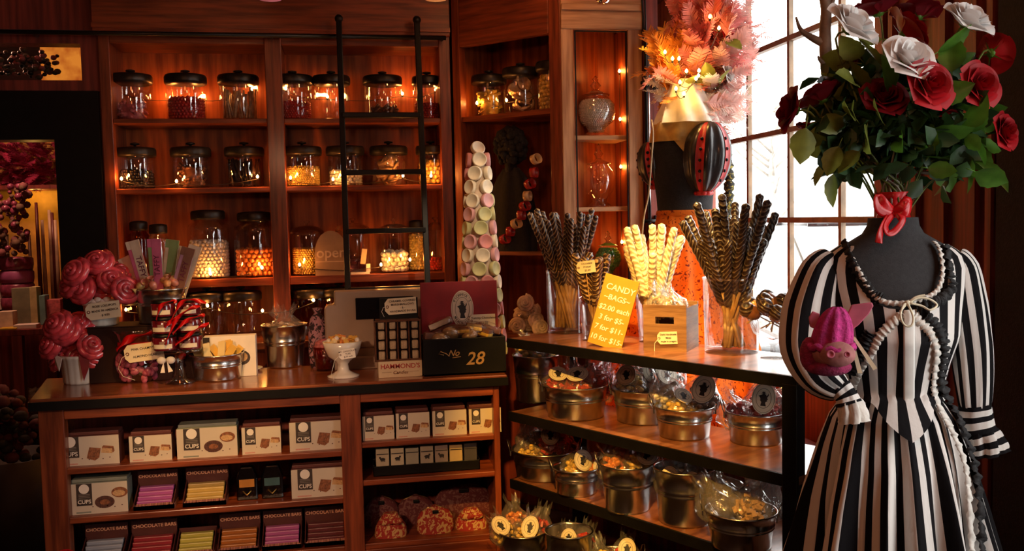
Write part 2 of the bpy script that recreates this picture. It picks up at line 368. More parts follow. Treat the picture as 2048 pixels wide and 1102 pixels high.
# ------------------------------------------------------------------ back wall cabinet
Z1,Z2,Z3,ZB=2.250,1.862,1.342,1.00
X0,X1,X2,X3,X4,X5=-1.29,-1.232,-.405,-.312,.585,.650
cab=T('wall_cabinet','tall red cedar wall cabinet with two bays of open shelves','cabinet',(0,YB,0))
def cbox(name,a,b,m,parent=cab,bevel=.004,kind=None):
    g=MB(); g.box((a[0],a[1]-YB,a[2]),(b[0],b[1]-YB,b[2])); return obj(name,g,m,parent,bevel=bevel)
cbox('back_panel',(X0,YB+.31,.9),(X5,YB+.34,2.9),WB)
cbox('stile',(X0,YB,0),(X1,YB+.31,2.9),WZ); cbox('stile',(X2,YB-.01,0),(X3,YB+.31,2.9),WZ); cbox('stile',(X4,YB,0),(X5,YB+.31,2.9),WZ)
for a,b in ((X1,X2),(X3,X4)):
    for z,th in ((Z1,.028),(Z2,.028),(Z3,.045)): cbox('shelf',(a,YB+.008,z-th),(b,YB+.31,z),WX)
    cbox('top_rail',(a,YB,2.662),(b,YB+.31,2.80),WX)
cbox('base',(X0,YB-.22,0),(X5,YB+.31,.96),WD); cbox('base_top',(X0,YB-.25,.96),(X5+.02,YB+.31,ZB),WC)
cbox('cornice',(X0-.02,YB-.03,2.72),(X5,YB+.31,ZC-.002),WX)
g=MB(); g.box((X0-2.0,-.05,2.985),(X5,-.03,3.01)); g.box((X0-.02,-.045,2.74),(X5,-.03,2.765)); obj('moulding',g,WX,cab)
# diagonal corner cabinet
ROT45=-PI/4
P0=Vector((.662,YB,0)); DL=.745
dg=T('corner_cabinet','dark red cedar cabinet set diagonally across the corner','cabinet',P0,ROT45)
def dbox(name,a,b,m,bevel=.004): g=MB(); g.box(a,b); return obj(name,g,m,dg,bevel=bevel)
dbox('stile',(0,0,0),(.055,.06,ZC-.01),WZ); dbox('stile',(DL-.075,0,0),(DL,.06,ZC-.01),WZ)
dbox('header',(.055,0,2.655),(DL-.075,.05,ZC-.01),WX); dbox('header_moulding',(0,-.02,2.97),(DL,0,3.0),WX)
g=MB(); g.prism([(.055,.01),(DL-.075,.01),(DL-.02,.16),(.50,.36),(.2,.36),(.02,.16)],2.222,2.250); obj('shelf',g,WX,dg)
g=MB(); g.prism([(.055,.01),(DL-.075,.01),(DL-.02,.16),(.50,.36),(.2,.36),(.02,.16)],1.44,1.462); obj('shelf',g,WX,dg)
dbox('back_panel',(.0,.40,.9),(DL,.42,2.9),WB)
dbox('base',(.055,.01,0),(DL-.075,.38,.96),WD); dbox('base_top',(.0,-.03,.96),(DL,.38,1.0),WC)
g=MB(); g.box((-.0,.06,.9),(.012,.40,2.9)); g.box((DL-.012,.06,.9),(DL,.40,2.9)); obj('side_panel',g,WB,dg)
# narrow front-facing cabinet
YN=4.87; NX0,NX1=1.192,1.650
nc=T('narrow_cabinet','honey coloured narrow cabinet holding apothecary jars beside the window','cabinet',(0,YN,0))
def nbox(name,a,b,m,bevel=.004): g=MB(); g.box((a[0],a[1]-YN,a[2]),(b[0],b[1]-YN,b[2])); return obj(name,g,m,nc,bevel=bevel)
nbox('stile',(NX0,YN,0),(1.262,YN+.03,2.675),WH); nbox('stile',(1.568,YN,0),(NX1,YN+.03,2.675),WH)
nbox('header',(NX0,YN-.012,2.668),(NX1,YN+.03,ZC-.01),WHX); nbox('moulding',(NX0,YN-.03,2.765),(NX1,YN-.012,2.80),WHX); nbox('moulding',(NX0,YN-.035,2.90),(NX1,YN-.012,2.925),WHX)
for z in (2.098,1.704,1.30): nbox('shelf',(1.25,YN+.03,z-.025),(1.58,YN+.30,z),WHX)
nbox('back_panel',(1.22,YN+.30,.9),(1.60,YN+.32,2.75),WB); nbox('side_panel',(1.238,YN+.03,.9),(1.25,YN+.30,2.7),WB); nbox('side_panel',(1.58,YN+.03,.9),(1.592,YN+.30,2.7),WB)
nbox('base',(1.25,YN+.01,0),(1.58,YN+.3,1.05),WD)
g=MB(); g.box((1.268,-.004,1.06),(1.274,.01,2.66)); g.box((1.556,-.004,1.06),(1.562,.01,2.66)); g.box((1.268,-.004,2.655),(1.562,.01,2.661)); obj('shadow_gap',g,BLK,nc)  # black strips draw the shadow gap inside the frame
# conduit, cables and ceiling fitting beside the narrow cabinet
cx=1.672
pp=T('cable_conduit','grey metal conduit with black cables clipped beside the narrow cabinet','conduit',(cx,YN-.03,0))
g=MB(); g.tube([(0,0,1.35),(0,0,2.60)],.009,10); obj('pipe',g,STEELD,pp)
g=MB(); g.tube([(-.035,.0,ZC),(-.03,0,2.85),(-.018,-.005,2.6),(-.02,-.008,2.2),(-.018,-.005,1.9),(.0,-.012,1.7),(-.005,-.012,1.35)],.006,6); g.tube([(-.02,.0,ZC),(-.012,-.008,2.7),(-.014,-.012,2.3),(-.01,-.012,1.35)],.005,6); obj('cable',g,BLK,pp)
for z in (2.375,1.88,1.62):
    g=MB(); g.tube([(-.045,-.01,z),(.05,-.01,z)],.010,8); g.ball((.05,-.01,z),.016); g.box((.03,-.01,z-.05),(.055,.02,z+.03)); obj('clamp',g,BLK,pp)
fx=PY(1205,4,4.6)
fl=T('ceiling_spotlight','small round metal spotlight hanging at the top above the narrow cabinet','spotlight',(fx.x,fx.y,fx.z))
g=MB(); g.lathe([(0,-.012),(.03,-.008),(.042,.02),(.04,.06),(0,.075)],20); obj('head',g,CHROME,fl); g=MB(); g.tube([(0,0,.07),(0,0,ZC-fx.z)],.006,6); obj('rod',g,BLK,fl)
# ladder rail and rolling ladder
rl=T('ladder_rail','black iron rail running along the top of the wall cabinet','rail',(0,YB-.075,2.70))
g=MB(); g.tube([(-3.4,0,0),(.62,0,0)],.013,10); obj('bar',g,BLKM,rl)
for x in (-2.6,-1.6,-.36,.6):
    g=MB(); g.tube([(x,0,0),(x,.045 if x>-1.3 else .09,0)],.012,8); obj('bracket',g,BLKM,rl)
lx0,lx1=.015,.452
ld=T('rolling_ladder','black rolling ladder leaning on the rail of the jar shelves','ladder',(0,0,0))
ltop=Vector((0,YB-.115,2.78)); lbot=Vector((0,4.86,0))
def lad(z): t=(ltop.z-z)/ltop.z; return ltop.y+(lbot.y-ltop.y)*t
for x in (lx0,lx1):
    g=MB(); g.put([(x-.016,lad(z)-.016+dy,z) for z in (0,2.78) for dy in (0,.032)]+[(x+.016,lad(z)-.016+dy,z) for z in (0,2.78) for dy in (0,.032)],[(0,1,3,2),(4,6,7,5),(0,2,6,4),(1,5,7,3),(2,3,7,6),(0,4,5,1)]); obj('rail',g,BLK,ld,bevel=.004)
    g=MB(); g.tube([(x,lad(2.7)+.005,2.66),(x,YB-.10,2.74),(x,YB-.075,2.722),(x,YB-.062,2.69)],.010,8); g.ball((x,lad(2.76),2.79),.024); obj('hook',g,BLKM,ld)
for z in (2.245,1.925,1.60,1.28,.96,.64,.32):
    g=MB(); g.box((lx0,lad(z)-.03,z-.016),(lx1,lad(z)+.03,z+.012)); obj('rung',g,BLK,ld,bevel=.004)
# ------------------------------------------------------------------ candy materials
def cand(n,c,rough=.3,**k): return mat(n,c,rough,0,k.pop('var',.3),k.pop('scale',40),coat=k.pop('coat',.3),**k)
C_RED=cand('red_candy',(.55,.03,.02)); C_PINK=cand('pink_candy',(.62,.16,.17)); C_YEL=cand('yellow_candy',(.75,.50,.10)); C_WHI=cand('white_candy',(.86,.82,.74)); C_BLK=cand('black_candy',(.015,.012,.012),.15)
C_ORG=cand('orange_candy',(.75,.25,.05)); C_BRN=cand('brown_candy',(.16,.06,.03)); C_TAN=cand('tan_candy',(.55,.35,.20)); C_GRN=cand('green_candy',(.06,.62,.14)); C_PUR=cand('purple_candy',(.25,.05,.10)); C_SIL=mat('silver_dragee',(.85,.82,.74),.2,.35,.1,coat=.5)
def fill(style,r,h,rb,seed=0):
    R=random.Random(seed); g=MB()
    if style=='balls':
        g.lathe([(0,.004),(r-rb*1.2,.004),(r-rb*1.2,h-rb*1.6),(0,h-rb*1.2)],14)
        rows=max(2,int(h/(rb*1.75))); n=int(2*PI*(r-rb)/(rb*2.02))
        for j in range(rows):
            for k in range(n):
                a=2*PI*(k+.5*(j%2))/n+R.uniform(-.02,.02); rr=(r-rb*1.15)
                g.ball((rr*cos(a),rr*sin(a),rb+j*rb*1.75+R.uniform(-.1,.1)*rb),rb,nu=7,nv=4)
        m=int((r/rb)**2*.75)
        for k in range(m):
            q=(r-rb*1.4)*math.sqrt((k+.5)/m); a=k*2.39996
            g.ball((q*cos(a),q*sin(a),h-rb*.9+R.uniform(-.5,.6)*rb),rb,nu=7,nv=4)
    elif style=='sticks':
        for k in range(46):
            a=R.uniform(0,6.28); q=(r-rb*1.5)*math.sqrt(R.uniform(.45,1)); b=a+R.uniform(-.5,.5)
            g.tube([(q*cos(a),q*sin(a),.006),(q*cos(b),q*sin(b),h*R.uniform(.75,1))],rb,6)
    elif style=='jumble':
        for k in range(60):
            a=R.uniform(0,6.28); q=(r-rb*2.2)*math.sqrt(R.uniform(.3,1)); z=R.uniform(rb,h-rb)
            d=Vector((R.uniform(-1,1),R.uniform(-1,1),R.uniform(-.6,.6))).normalized()*rb*1.6; p=Vector((q*cos(a),q*sin(a),z))
            g.tube([p-d,p+d],rb*.6,6)
        g.lathe([(0,.004),(r*.6,.004),(r*.6,h*.75),(0,h*.8)],12)
    elif style=='discs':
        for k in range(26):
            a=R.uniform(0,6.28); q=(r*.45)*math.sqrt(R.uniform(0,1)); z=.03+h*.8*k/26
            Mx=Matrix.Translation((q*cos(a),q*sin(a),z))@Euler((R.uniform(-1.2,1.2),R.uniform(-1.2,1.2),0)).to_matrix().to_4x4()
            g.lathe([(0,-.006),(r*.42,-.006),(r*.42,.006),(0,.006)],14,T=Mx)
    return g
_fc={}
def jar(px,zb,Yc,r,h,lid,label,cont=None,glass=None,group=None,xw=None):
    x=xw if xw is not None else PY(px,300,Yc).x
    t=T('candy_jar',label,'jar',(x,Yc,zb),group=group)
    k=('g',round(r,3),round(h,3),lid)
    if k not in _fc:
        if lid=='neck': pr=[(0,.004),(r*.96,.004),(r,.015),(r,h*.80),(r*.93,h*.90),(r*.72,h*.95),(r*.70,h)]
        else: pr=[(0,.004),(r*.95,.004),(r,.014),(r,h-.016),(r*.97,h)]
        a=MB().lathe(pr,32).mesh('glass_body',GLASS)
        rl=r*.78 if lid=='neck' else r*1.04
        b=MB()
        if lid=='dome':
            b.lathe([(r*1.02,h-.004),(r*1.05,h+.004),(r*1.02,h+.012),(r*.9,h+.028),(r*.5,h+.044),(0,h+.05)],32)
        else: b.lathe([(0,h-.004),(rl,h-.004),(rl*1.03,h+.006),(rl*1.03,h+.034),(rl*.97,h+.046),(rl*.5,h+.052),(0,h+.053)],32)
        zt=h+.05
        c=MB().lathe([(0,zt-.002),(.008,zt),(.008,zt+.012),(.026 if lid!='dome' else .018,zt+.016),(.026 if lid!='dome' else .018,zt+.024),(0,zt+.03)],14)
        lm=SOLIDG if lid=='dome' else LID
        _fc[k]=(a,b.mesh('lid',lm),c.mesh('knob',lm))
    a,b,c=_fc[k]
    go=obj('glass_body',a,None,t)
    if glass: 
        go.data=a.copy(); go.data.materials[0]=glass
    l=obj('lid',b,None,t)
    if lid!='neck': obj('knob',c,None,l)
    if cont:
        style,fh,rb,m,nm,lab=cont; kk=(style,round(r,3),fh,rb,m.name)
        if kk not in _fc: _fc[kk]=fill(style,r-.006,fh,rb,len(_fc)).mesh(nm,m)
        o=obj(nm,_fc[kk],None,None,(x,Yc,zb+.006)); tag(o,lab,'candy',None,'stuff')
    return t
YJ=5.555; r1,h1=.110,.215; r2,h2=.106,.190
L1='lidded jar on the top shelf, '
jar(268,Z1,YJ,r1,h1,'flat',L1+'first from the left, half full of pink candy',('jumble',.115,.014,C_PINK,'pink_candies','pink candies in the leftmost jar of the top shelf'))
jar(377,Z1,YJ,r1,h1,'flat',L1+'second from the left, holding small red balls',('balls',.125,.0095,C_RED,'red_candy_balls','small red candy balls in the second jar of the top shelf'))
jar(482,Z1,YJ,r1,h1,'flat',L1+'third from the left, beside the middle upright',('sticks',.18,.005,C_TAN,'pretzel_sticks','thin pale sticks in the third jar of the top shelf'))
jar(590,Z1,YJ,r1,h1,'flat',L1+'just right of the middle upright, with red candy',('balls',.105,.007,C_RED,'red_drops','red drops in the jar just right of the middle upright'))
jar(667,Z1,YJ,.104,h1,'flat',L1+'partly behind the left rail of the ladder')
jar(769,Z1,YJ,r1,h1,'flat',L1+'framed between the two ladder rails',('jumble',.09,.012,C_BRN,'brown_candies','dark candies in the top shelf jar between the ladder rails'))
jar(857,Z1,YJ,.085,h1,'flat',L1+'far right end, with bright red candy',('balls',.10,.008,C_RED,'red_candies','bright red candies in the last jar of the top shelf'))
L2='lidded jar on the middle shelf, '
jar(270,Z2,YJ,r2,h2,'flat',L2+'leftmost, half full of black balls',('balls',.105,.010,C_BLK,'black_gumballs','shiny black balls in the leftmost jar of the middle shelf'))
jar(381,Z2,YJ,r2,h2,'flat',L2+'second from the left, with dark brown sticks',('jumble',.15,.014,C_BRN,'licorice_sticks','dark brown licorice twists in the second jar of the middle shelf'))
jar(488,Z2,YJ,r2,h2,'flat',L2+'third from the left, full of black licorice',('sticks',.165,.006,C_BLK,'black_licorice','black licorice in the middle shelf jar left of the upright'))
jar(604,Z2,YJ,r2,h2,'flat',L2+'lit yellow, right of the middle upright',('balls',.115,.006,C_YEL,'yellow_candy_beads','small yellow candy beads glowing in a middle shelf jar'))
jar(690,Z2,YJ,r2,h2,'flat',L2+'behind the left ladder rail, with pale candy',('balls',.09,.012,C_WHI,'pale_candies','pale pink and white candies behind the left ladder rail'))
jar(777,Z2,YJ,r2,h2,'flat',L2+'between the ladder rails, with tan discs',('discs',.15,.01,C_TAN,'wafer_discs','tan wafer discs in the middle shelf jar between the ladder rails'))
jar(861,Z2,YJ,.085,h2,'flat',L2+'far right end, glowing yellow',('balls',.145,.015,C_YEL,'yellow_gumdrops','yellow gumdrops in the last jar of the middle shelf'))
L3='jar on the lowest lit shelf, '
jar(270,Z3,YJ,.062,.29,'neck',L3+'narrow and amber, first from the left',glass=GLASSA)
jar(309,Z3,YJ-.06,.062,.27,'neck',L3+'narrow, second from the left behind the taffy bars')
jar(410,Z3,YJ,.120,.345,'neck',L3+'tall with black lid, full of white mints',('balls',.215,.0115,C_WHI,'white_mints','white mints in the tall jar behind the taffy bars'))
jar(503,Z3,YJ,.122,.330,'neck',L3+'tall with black lid, glowing with orange candy',('balls',.16,.015,C_ORG,'orange_gumdrops','glowing orange gumdrops in the tall jar left of the middle upright'))
jar(608,Z3,YJ,.096,.245,'dome',L3+'glass domed lid, full of glowing yellow beads',('balls',.155,.0072,C_YEL,'yellow_beads','glowing yellow candy beads in the jar beside the open sign'))
jar(700,Z3,YJ,.100,.255,'dome',L3+'glass domed lid, behind the left ladder rail',('jumble',.10,.020,C_PUR,'purple_candies','purple candies in the domed jar behind the open sign'))
jar(783,Z3,YJ-.02,.094,.245,'dome',L3+'glass domed lid, full of white gumballs',('balls',.125,.0165,C_WHI,'white_gumballs','large white gumballs in the jar between the ladder rails'))
jar(829,Z3,YJ+.07,.060,.26,'neck',L3+'slim, filled with yellow candy, behind the right ladder rail',('balls',.22,.010,C_YEL,'lemon_drops','yellow drops in the slim jar behind the right ladder rail'))
jar(866,Z3,YJ,.050,.25,'dome',L3+'slim with red candy, at the far right end',('balls',.075,.009,C_RED,'cinnamon_drops','bright red drops in the slim jar at the far right end'))
L4='dark lidded jar on the cabinet base, '
for px,lab,gl in ((262,'leftmost, glowing amber behind the tagged lollipops',GLASSA),(402,'behind the red jam jars',None),(470,'behind the tub of yellow bars',None),(610,'amber, right of the middle upright',GLASSA),(668,'behind the cash register left corner',None)):
    jar(px,ZB,YJ-.06,.110,.215,'flat',L4+lab,glass=gl)
# little extras on the lowest lit shelf
SIGN=mat('brown_sign_board',(.30,.20,.13),.8,0,.1)
p=PY(664,550,YB+.05)
sg=T('open_sign','round topped brown sign reading open, standing among the shelf jars','sign',(p.x,YB+.045,Z3))
w=.094; g=MB(); g.prism([(-w,0),(w,0),(w,.13)]+[(w*cos(a)*.98,.135+.125*sin(a)) for a in [PI*k/16 for k in range(1,16)]]+[(-w,.13)],-.006,.006,0,FRONT); obj('board',g,SIGN,sg)
text('open',.085,mat('sign_chalk',(.55,.42,.30),.8),sg,(0,-.0075,.13)); g=MB(); g.box((-w*.95,-.008,.078),(w*.95,-.006,.082)); obj('rule',g,bpy.data.materials['sign_chalk'],sg)
p=PY(722,545,YB+.10)
cf=T('paper_package','white folded paper packet standing on the shelf behind the ladder','packet',(p.x,YB+.07,Z3))
g=MB(); g.box((-.06,-.03,0),(.05,.03,.012)); g.box((.03,-.02,.012),(.055,.02,.06)); obj('box',g,WHITE,cf); g=MB(); g.box((-.012,-.01,.06),(.018,.01,.15)); obj('tube',g,CREAM,cf,rot=(0,.15,0))
# ------------------------------------------------------------------ string lights in the cabinets
yF=YB+.028; yBk=YB+.265
def pts(l,Y): return [PY(a,b,Y) for a,b in l]
lights('string of tiny bulbs behind the jars of the top shelf, left bay',pts([(236,181),(341,196),(399,197),(503,180)],yBk),1.0)
lights('string of tiny bulbs behind the jars of the top shelf, right bay',pts([(572,178),(655,194),(805,188),(871,180)],yBk),1.0)
lights('string of tiny bulbs along the front of the middle shelf, left bay',pts([(243,358),(353,363),(515,354)],yF),1.3)
lights('string of tiny bulbs along the front of the middle shelf, right bay',pts([(581,356),(666,359),(806,352),(862,352)],yF),1.3)
lights('string of tiny bulbs along the lowest lit shelf, left bay',pts([(330,540),(421,548),(524,536)],yF),1.4)
lights('string of tiny bulbs along the lowest lit shelf, right bay',pts([(599,530),(762,530),(820,520)],yF),1.4)
lights('string of tiny bulbs among the jars below the lowest lit shelf',pts([(252,620),(415,612),(525,622),(627,601)],YB-.02),.5)
def DG(u,v,z): a=Vector((cos(ROT45),sin(ROT45),0)); b=Vector((-sin(ROT45),cos(ROT45),0)); q=P0+a*u+b*v; return Vector((q.x,q.y,z))
lights('string of tiny bulbs behind the jars of the corner cabinet',[DG(.10,.10,2.335),DG(.30,.12,2.335),DG(.64,.12,2.40)],.6)
lights('string of tiny bulbs down the right side of the narrow cabinet',[Vector((1.572,YN+.17,z)) for z in (2.47,2.20,1.93,1.50)],.55,off=(-.02,-.01,.0))
# upper edges above the shelves glow from bulbs at the bay sides
# ------------------------------------------------------------------ corner cabinet contents
L5='dark lidded jar on the corner cabinet upper shelf, '
def djar(u,v,r,h,lab,c): 
    q=DG(u,v,2.25); jar(0,2.25,q.y,r,h,'flat',L5+lab,c,xw=q.x)
djar(.155,.15,.098,.20,'left, glowing yellow',('jumble',.17,.016,C_YEL,'yellow_twists','yellow twists in the left jar of the corner cabinet'))
djar(.375,.16,.100,.22,'middle, with pale coiled candy',('discs',.19,.01,C_TAN,'coiled_candy','pale coiled candy in the middle jar of the corner cabinet'))
djar(.60,.16,.095,.23,'right, bright yellow behind the upright',('balls',.20,.013,C_YEL,'yellow_balls','bright yellow candy in the right jar of the corner cabinet'))
# black curly wig over a draped cloak
wp=DG(.345,.085,1.462)
wg=T('black_cloak_stand','black curly wig above a long black cloak standing in the corner cabinet','cloak',(wp.x,wp.y,1.462),ROT45)
R=random.Random(5)
g=MB()
def cloak(u,v):
    a=2*PI*u; z=.48*v; r=lerp(v,[0,.5,.85,1],[.155,.15,.11,.05])*(1+.08*sin(7*a)); return (r*cos(a),r*.45*sin(a),z)
g.grid(cloak,48,10); g.put([(.155*cos(2*PI*k/24),.07*sin(2*PI*k/24),0) for k in range(24)],[tuple(range(24))]); obj('cloak',g,DARK,wg)
g=MB()
for k in range(150):
    a=R.uniform(0,6.28); b=R.uniform(-.9,1.4); rr=.083
    c=Vector((rr*cos(b)*cos(a)*1.1,rr*cos(b)*sin(a)*.7,.60+rr*1.25*sin(b))); s=R.uniform(.016,.028)
    g.ball(c,s,(1,1,1),6,4)
g.ball((0,0,.60),.085,(1.05,.7,1.25)); g.tube([(0,0,.45),(0,0,.55)],.035,10); obj('wig',g,DARK,wg)
# ceiling-high paper chain
ch=T('paper_chain','paper chain of red and cream links hanging in front of the corner cabinet','paper chain',DG(.5,-.03,1.9))
CH_R=mat('red_foil_paper',(.40,.02,.02),.25,0,.2,coat=.6); CH_C=mat('cream_paper',(.62,.42,.22),.4,coat=.4)
chp=[(1072,318),(1068,345),(1060,368),(1055,392),(1050,412),(1043,430),(1033,447),(1021,463),(1010,478)]
prev=None
for i,(a,b) in enumerate(chp):
    q=PL(a,b,DG(0,-.035,0),Vector((1,1,0)))-ch.location
    nx=PL(*chp[min(i+1,len(chp)-1)],DG(0,-.035,0),Vector((1,1,0)))-ch.location
    if i==len(chp)-1: nx=q+(q-prev)
    d=(nx-q).normalized(); prev=q
    g=MB(); g.lathe([(.034,-.017),(.036,-.017),(.036,.017),(.034,.017),(.034,-.017)],22,sx=1,sy=.8)
    rt=aim(Vector((1,-.6,0)) if i%2 else Vector((.8,-.9,.3))); obj('link',g,CH_R if i%3 else CH_C,ch,q,rt)
# macaron tower
MAC=[mat('macaron_pink',(.70,.36,.36),.6),mat('macaron_green',(.55,.52,.24),.6),mat('macaron_cream',(.80,.70,.52),.6),mat('macaron_rose',(.66,.25,.24),.6)]
mp=GZ(968,722,.92); mp=Vector((PY(965,700,4.625).x,4.625,.92))
mt=T('macaron_tower','tall cone tower covered with pastel macarons behind the black chocolate box','macaron tower',mp)
mh=1.06; g=MB(); g.lathe([(0,0),(.105,0),(.032,mh),(0,mh+.01)],24); obj('cone',g,mat('tower_core',(.62,.48,.36),.8),mt)
mac=MB().lathe([(0,-.014),(.030,-.013),(.037,-.008),(.0375,.006),(.0355,.013),(.032,.0135),(.029,.010),(0,.011)],22)
macm=[mac.mesh('macaron',m) for m in MAC]
g=MB(); obj('macaron',macm[2],None,mt,(0,0,mh+.03),(1.1,0,.3))
n=0
for row in range(15):
    z=mh-.03-row*.069
    rc=.032+(.105-.032)*(1-z/mh); m=max(4,int(2*PI*(rc+.014)/.078))
    for k in range(m):
        a=2*PI*(k+.5*(row%2))/m+.3*row; 
        if sin(a)>.55: continue
        d=Vector((cos(a),sin(a),.09)); q=Vector((rc*cos(a),rc*sin(a),z))+d*.012
        obj('macaron',macm[[0,1,2,3,1,0,2][(n*3+row)%7]],None,mt,q,aim(d)); n+=1
# apothecary jars in the narrow cabinet
def apoth(px,z,h,rm,label,cont=None,Y=YN+.145):
    x=PY(px,300,Y).x; t=T('apothecary_jar',label,'jar',(x,Y,z))
    pr=[(0,.0),(rm*.62,0),(rm*.66,.012),(rm*.42,.03),(rm*.52,.055),(rm*.84,h*.24),(rm,h*.39),(rm*.95,h*.52),(rm*.58,h*.655),(rm*.62,h*.67)]
    g=MB(); g.lathe(pr,32); obj('glass_body',g,GLASS,t)
    g=MB(); g.lathe([(rm*.70,h*.672),(rm*.72,h*.684),(rm*.4,h*.72),(rm*.2,h*.75),(rm*.13,h*.78),(rm*.28,h*.83),(rm*.20,h*.87),(rm*.10,h*.90),(rm*.16,h*.94),(0,h),(0,h)],24); obj('lid',g,SOLIDG,t)
    if cont:
        m,rb,nm,lab,top=cont; g=MB(); rr=random.Random(3); prof=[(r*.95,zz) for r,zz in pr[3:] if zz<h*top]
        zs=.032
        core=[(0,.03)]+[(r-rb*1.3,zz) for r,zz in prof]+[(0,prof[-1][1]+.005)]; g.lathe(core,20)
        while zs<h*top:
            R_=lerp(zs,[q for _,q in pr[3:]],[r for r,_ in pr[3:]])-rb-.003; nn=int(2*PI*R_/(2*rb))
            for k in range(nn): 
                a=2*PI*(k+rr.random()*.3)/nn; g.ball((R_*cos(a),R_*sin(a),zs),rb,nu=6,nv=4)
            zs+=rb*1.7
        for k in range(160):
            q=R_*math.sqrt(k/160); g.ball((q*cos(k*2.4),q*sin(k*2.4),zs-rb),rb,nu=6,nv=4)
        o=obj(nm,g,m,None,(x,Y,z)); tag(o,lab,'candy',None,'stuff')
    return t
apoth(1193,2.098,.345,.113,'footed glass apothecary jar full of silver beads, upper shelf of the narrow cabinet',(C_SIL,.0052,'silver_beads','tiny silver beads in the upper apothecary jar',.60))
apoth(1197,1.704,.36,.095,'empty footed glass apothecary jar on the second shelf of the narrow cabinet')
apoth(1213,1.30,.27,.078,'rounded glass jar of green candy behind the striped chocolate rods',(C_GRN,.0075,'green_candies','green candies in the rounded jar behind the chocolate rods',.60))
# ------------------------------------------------------------------ counter
CZ=.92; CF=4.18; CBK=4.76; YC=4.21
ct=T('shop_counter','long red wooden shop counter with two open display bays in front','counter',(0,0,0))
g=MB(); g.prism([(-1.345,CF),(.735,CF),(.735,CBK),(-1.45,CBK)],CZ-.052,CZ); obj('counter_top',g,WC,ct,bevel=.006)
g=MB(); g.prism([(-1.350,CF-.006),(.738,CF-.006),(.738,CBK),(-1.455,CBK)],CZ-.050,CZ-.012); obj('dark_edge',g,BLK,ct)
L0=PY(78,880,YC).x; LA=PY(131,900,YC).x; LB=PY(683,900,YC).x; RA=PY(724,900,YC).x; RB=PY(989,900,YC).x; RE=.70
s1=PY(400,921,YC).z; s2=PY(400,1018,YC).z; s3=s2-(s1-s2)*1.05; ot=PY(400,824,YC).z
q1=PY(860,878,YC).z; q2=PY(860,953,YC).z; q3=PY(860,1079,YC).z
def cb(name,a,b,m=WZ,bev=.004): g=MB(); g.box(a,b); return obj(name,g,m,ct,bevel=bev)
cb('post',(L0,YC,0),(LA,YC+.06,CZ-.052)); cb('post',(LB,YC,0),(RA,YC+.06,CZ-.052)); cb('post',(RB,YC,0),(RE,YC+.06,CZ-.052))
cb('top_rail',(LA,YC,ot),(LB,YC+.05,CZ-.052),WX); cb('top_rail',(RA,YC,ot),(RB,YC+.05,CZ-.052),WX)
for z in (s1,s2,s3): cb('shelf',(LA-.02,YC+.012,z-.028),(LB+.02,YC+.46,z),WX)
for z in (q1,q2,q3): cb('shelf',(RA-.02,YC+.012,z-.026),(RB+.02,YC+.46,z),WX)
cb('kick_board',(RA,YC+.005,0),(RB,YC+.03,q3-.026),WX); cb('kick_board',(LA,YC+.005,0),(LB,YC+.03,s3-.028),WX)
cb('back_panel',(L0,YC+.46,0),(RE,YC+.48,CZ-.052),WD); cb('side_panel',(L0,YC+.06,0),(L0+.02,YC+.46,CZ-.052),WX); cb('side_panel',(RE-.02,YC+.06,0),(RE,YC+.46,CZ-.052),WX); cb('divider',(LB+.02,YC+.06,0),(RA-.02,YC+.46,CZ-.052),WX)
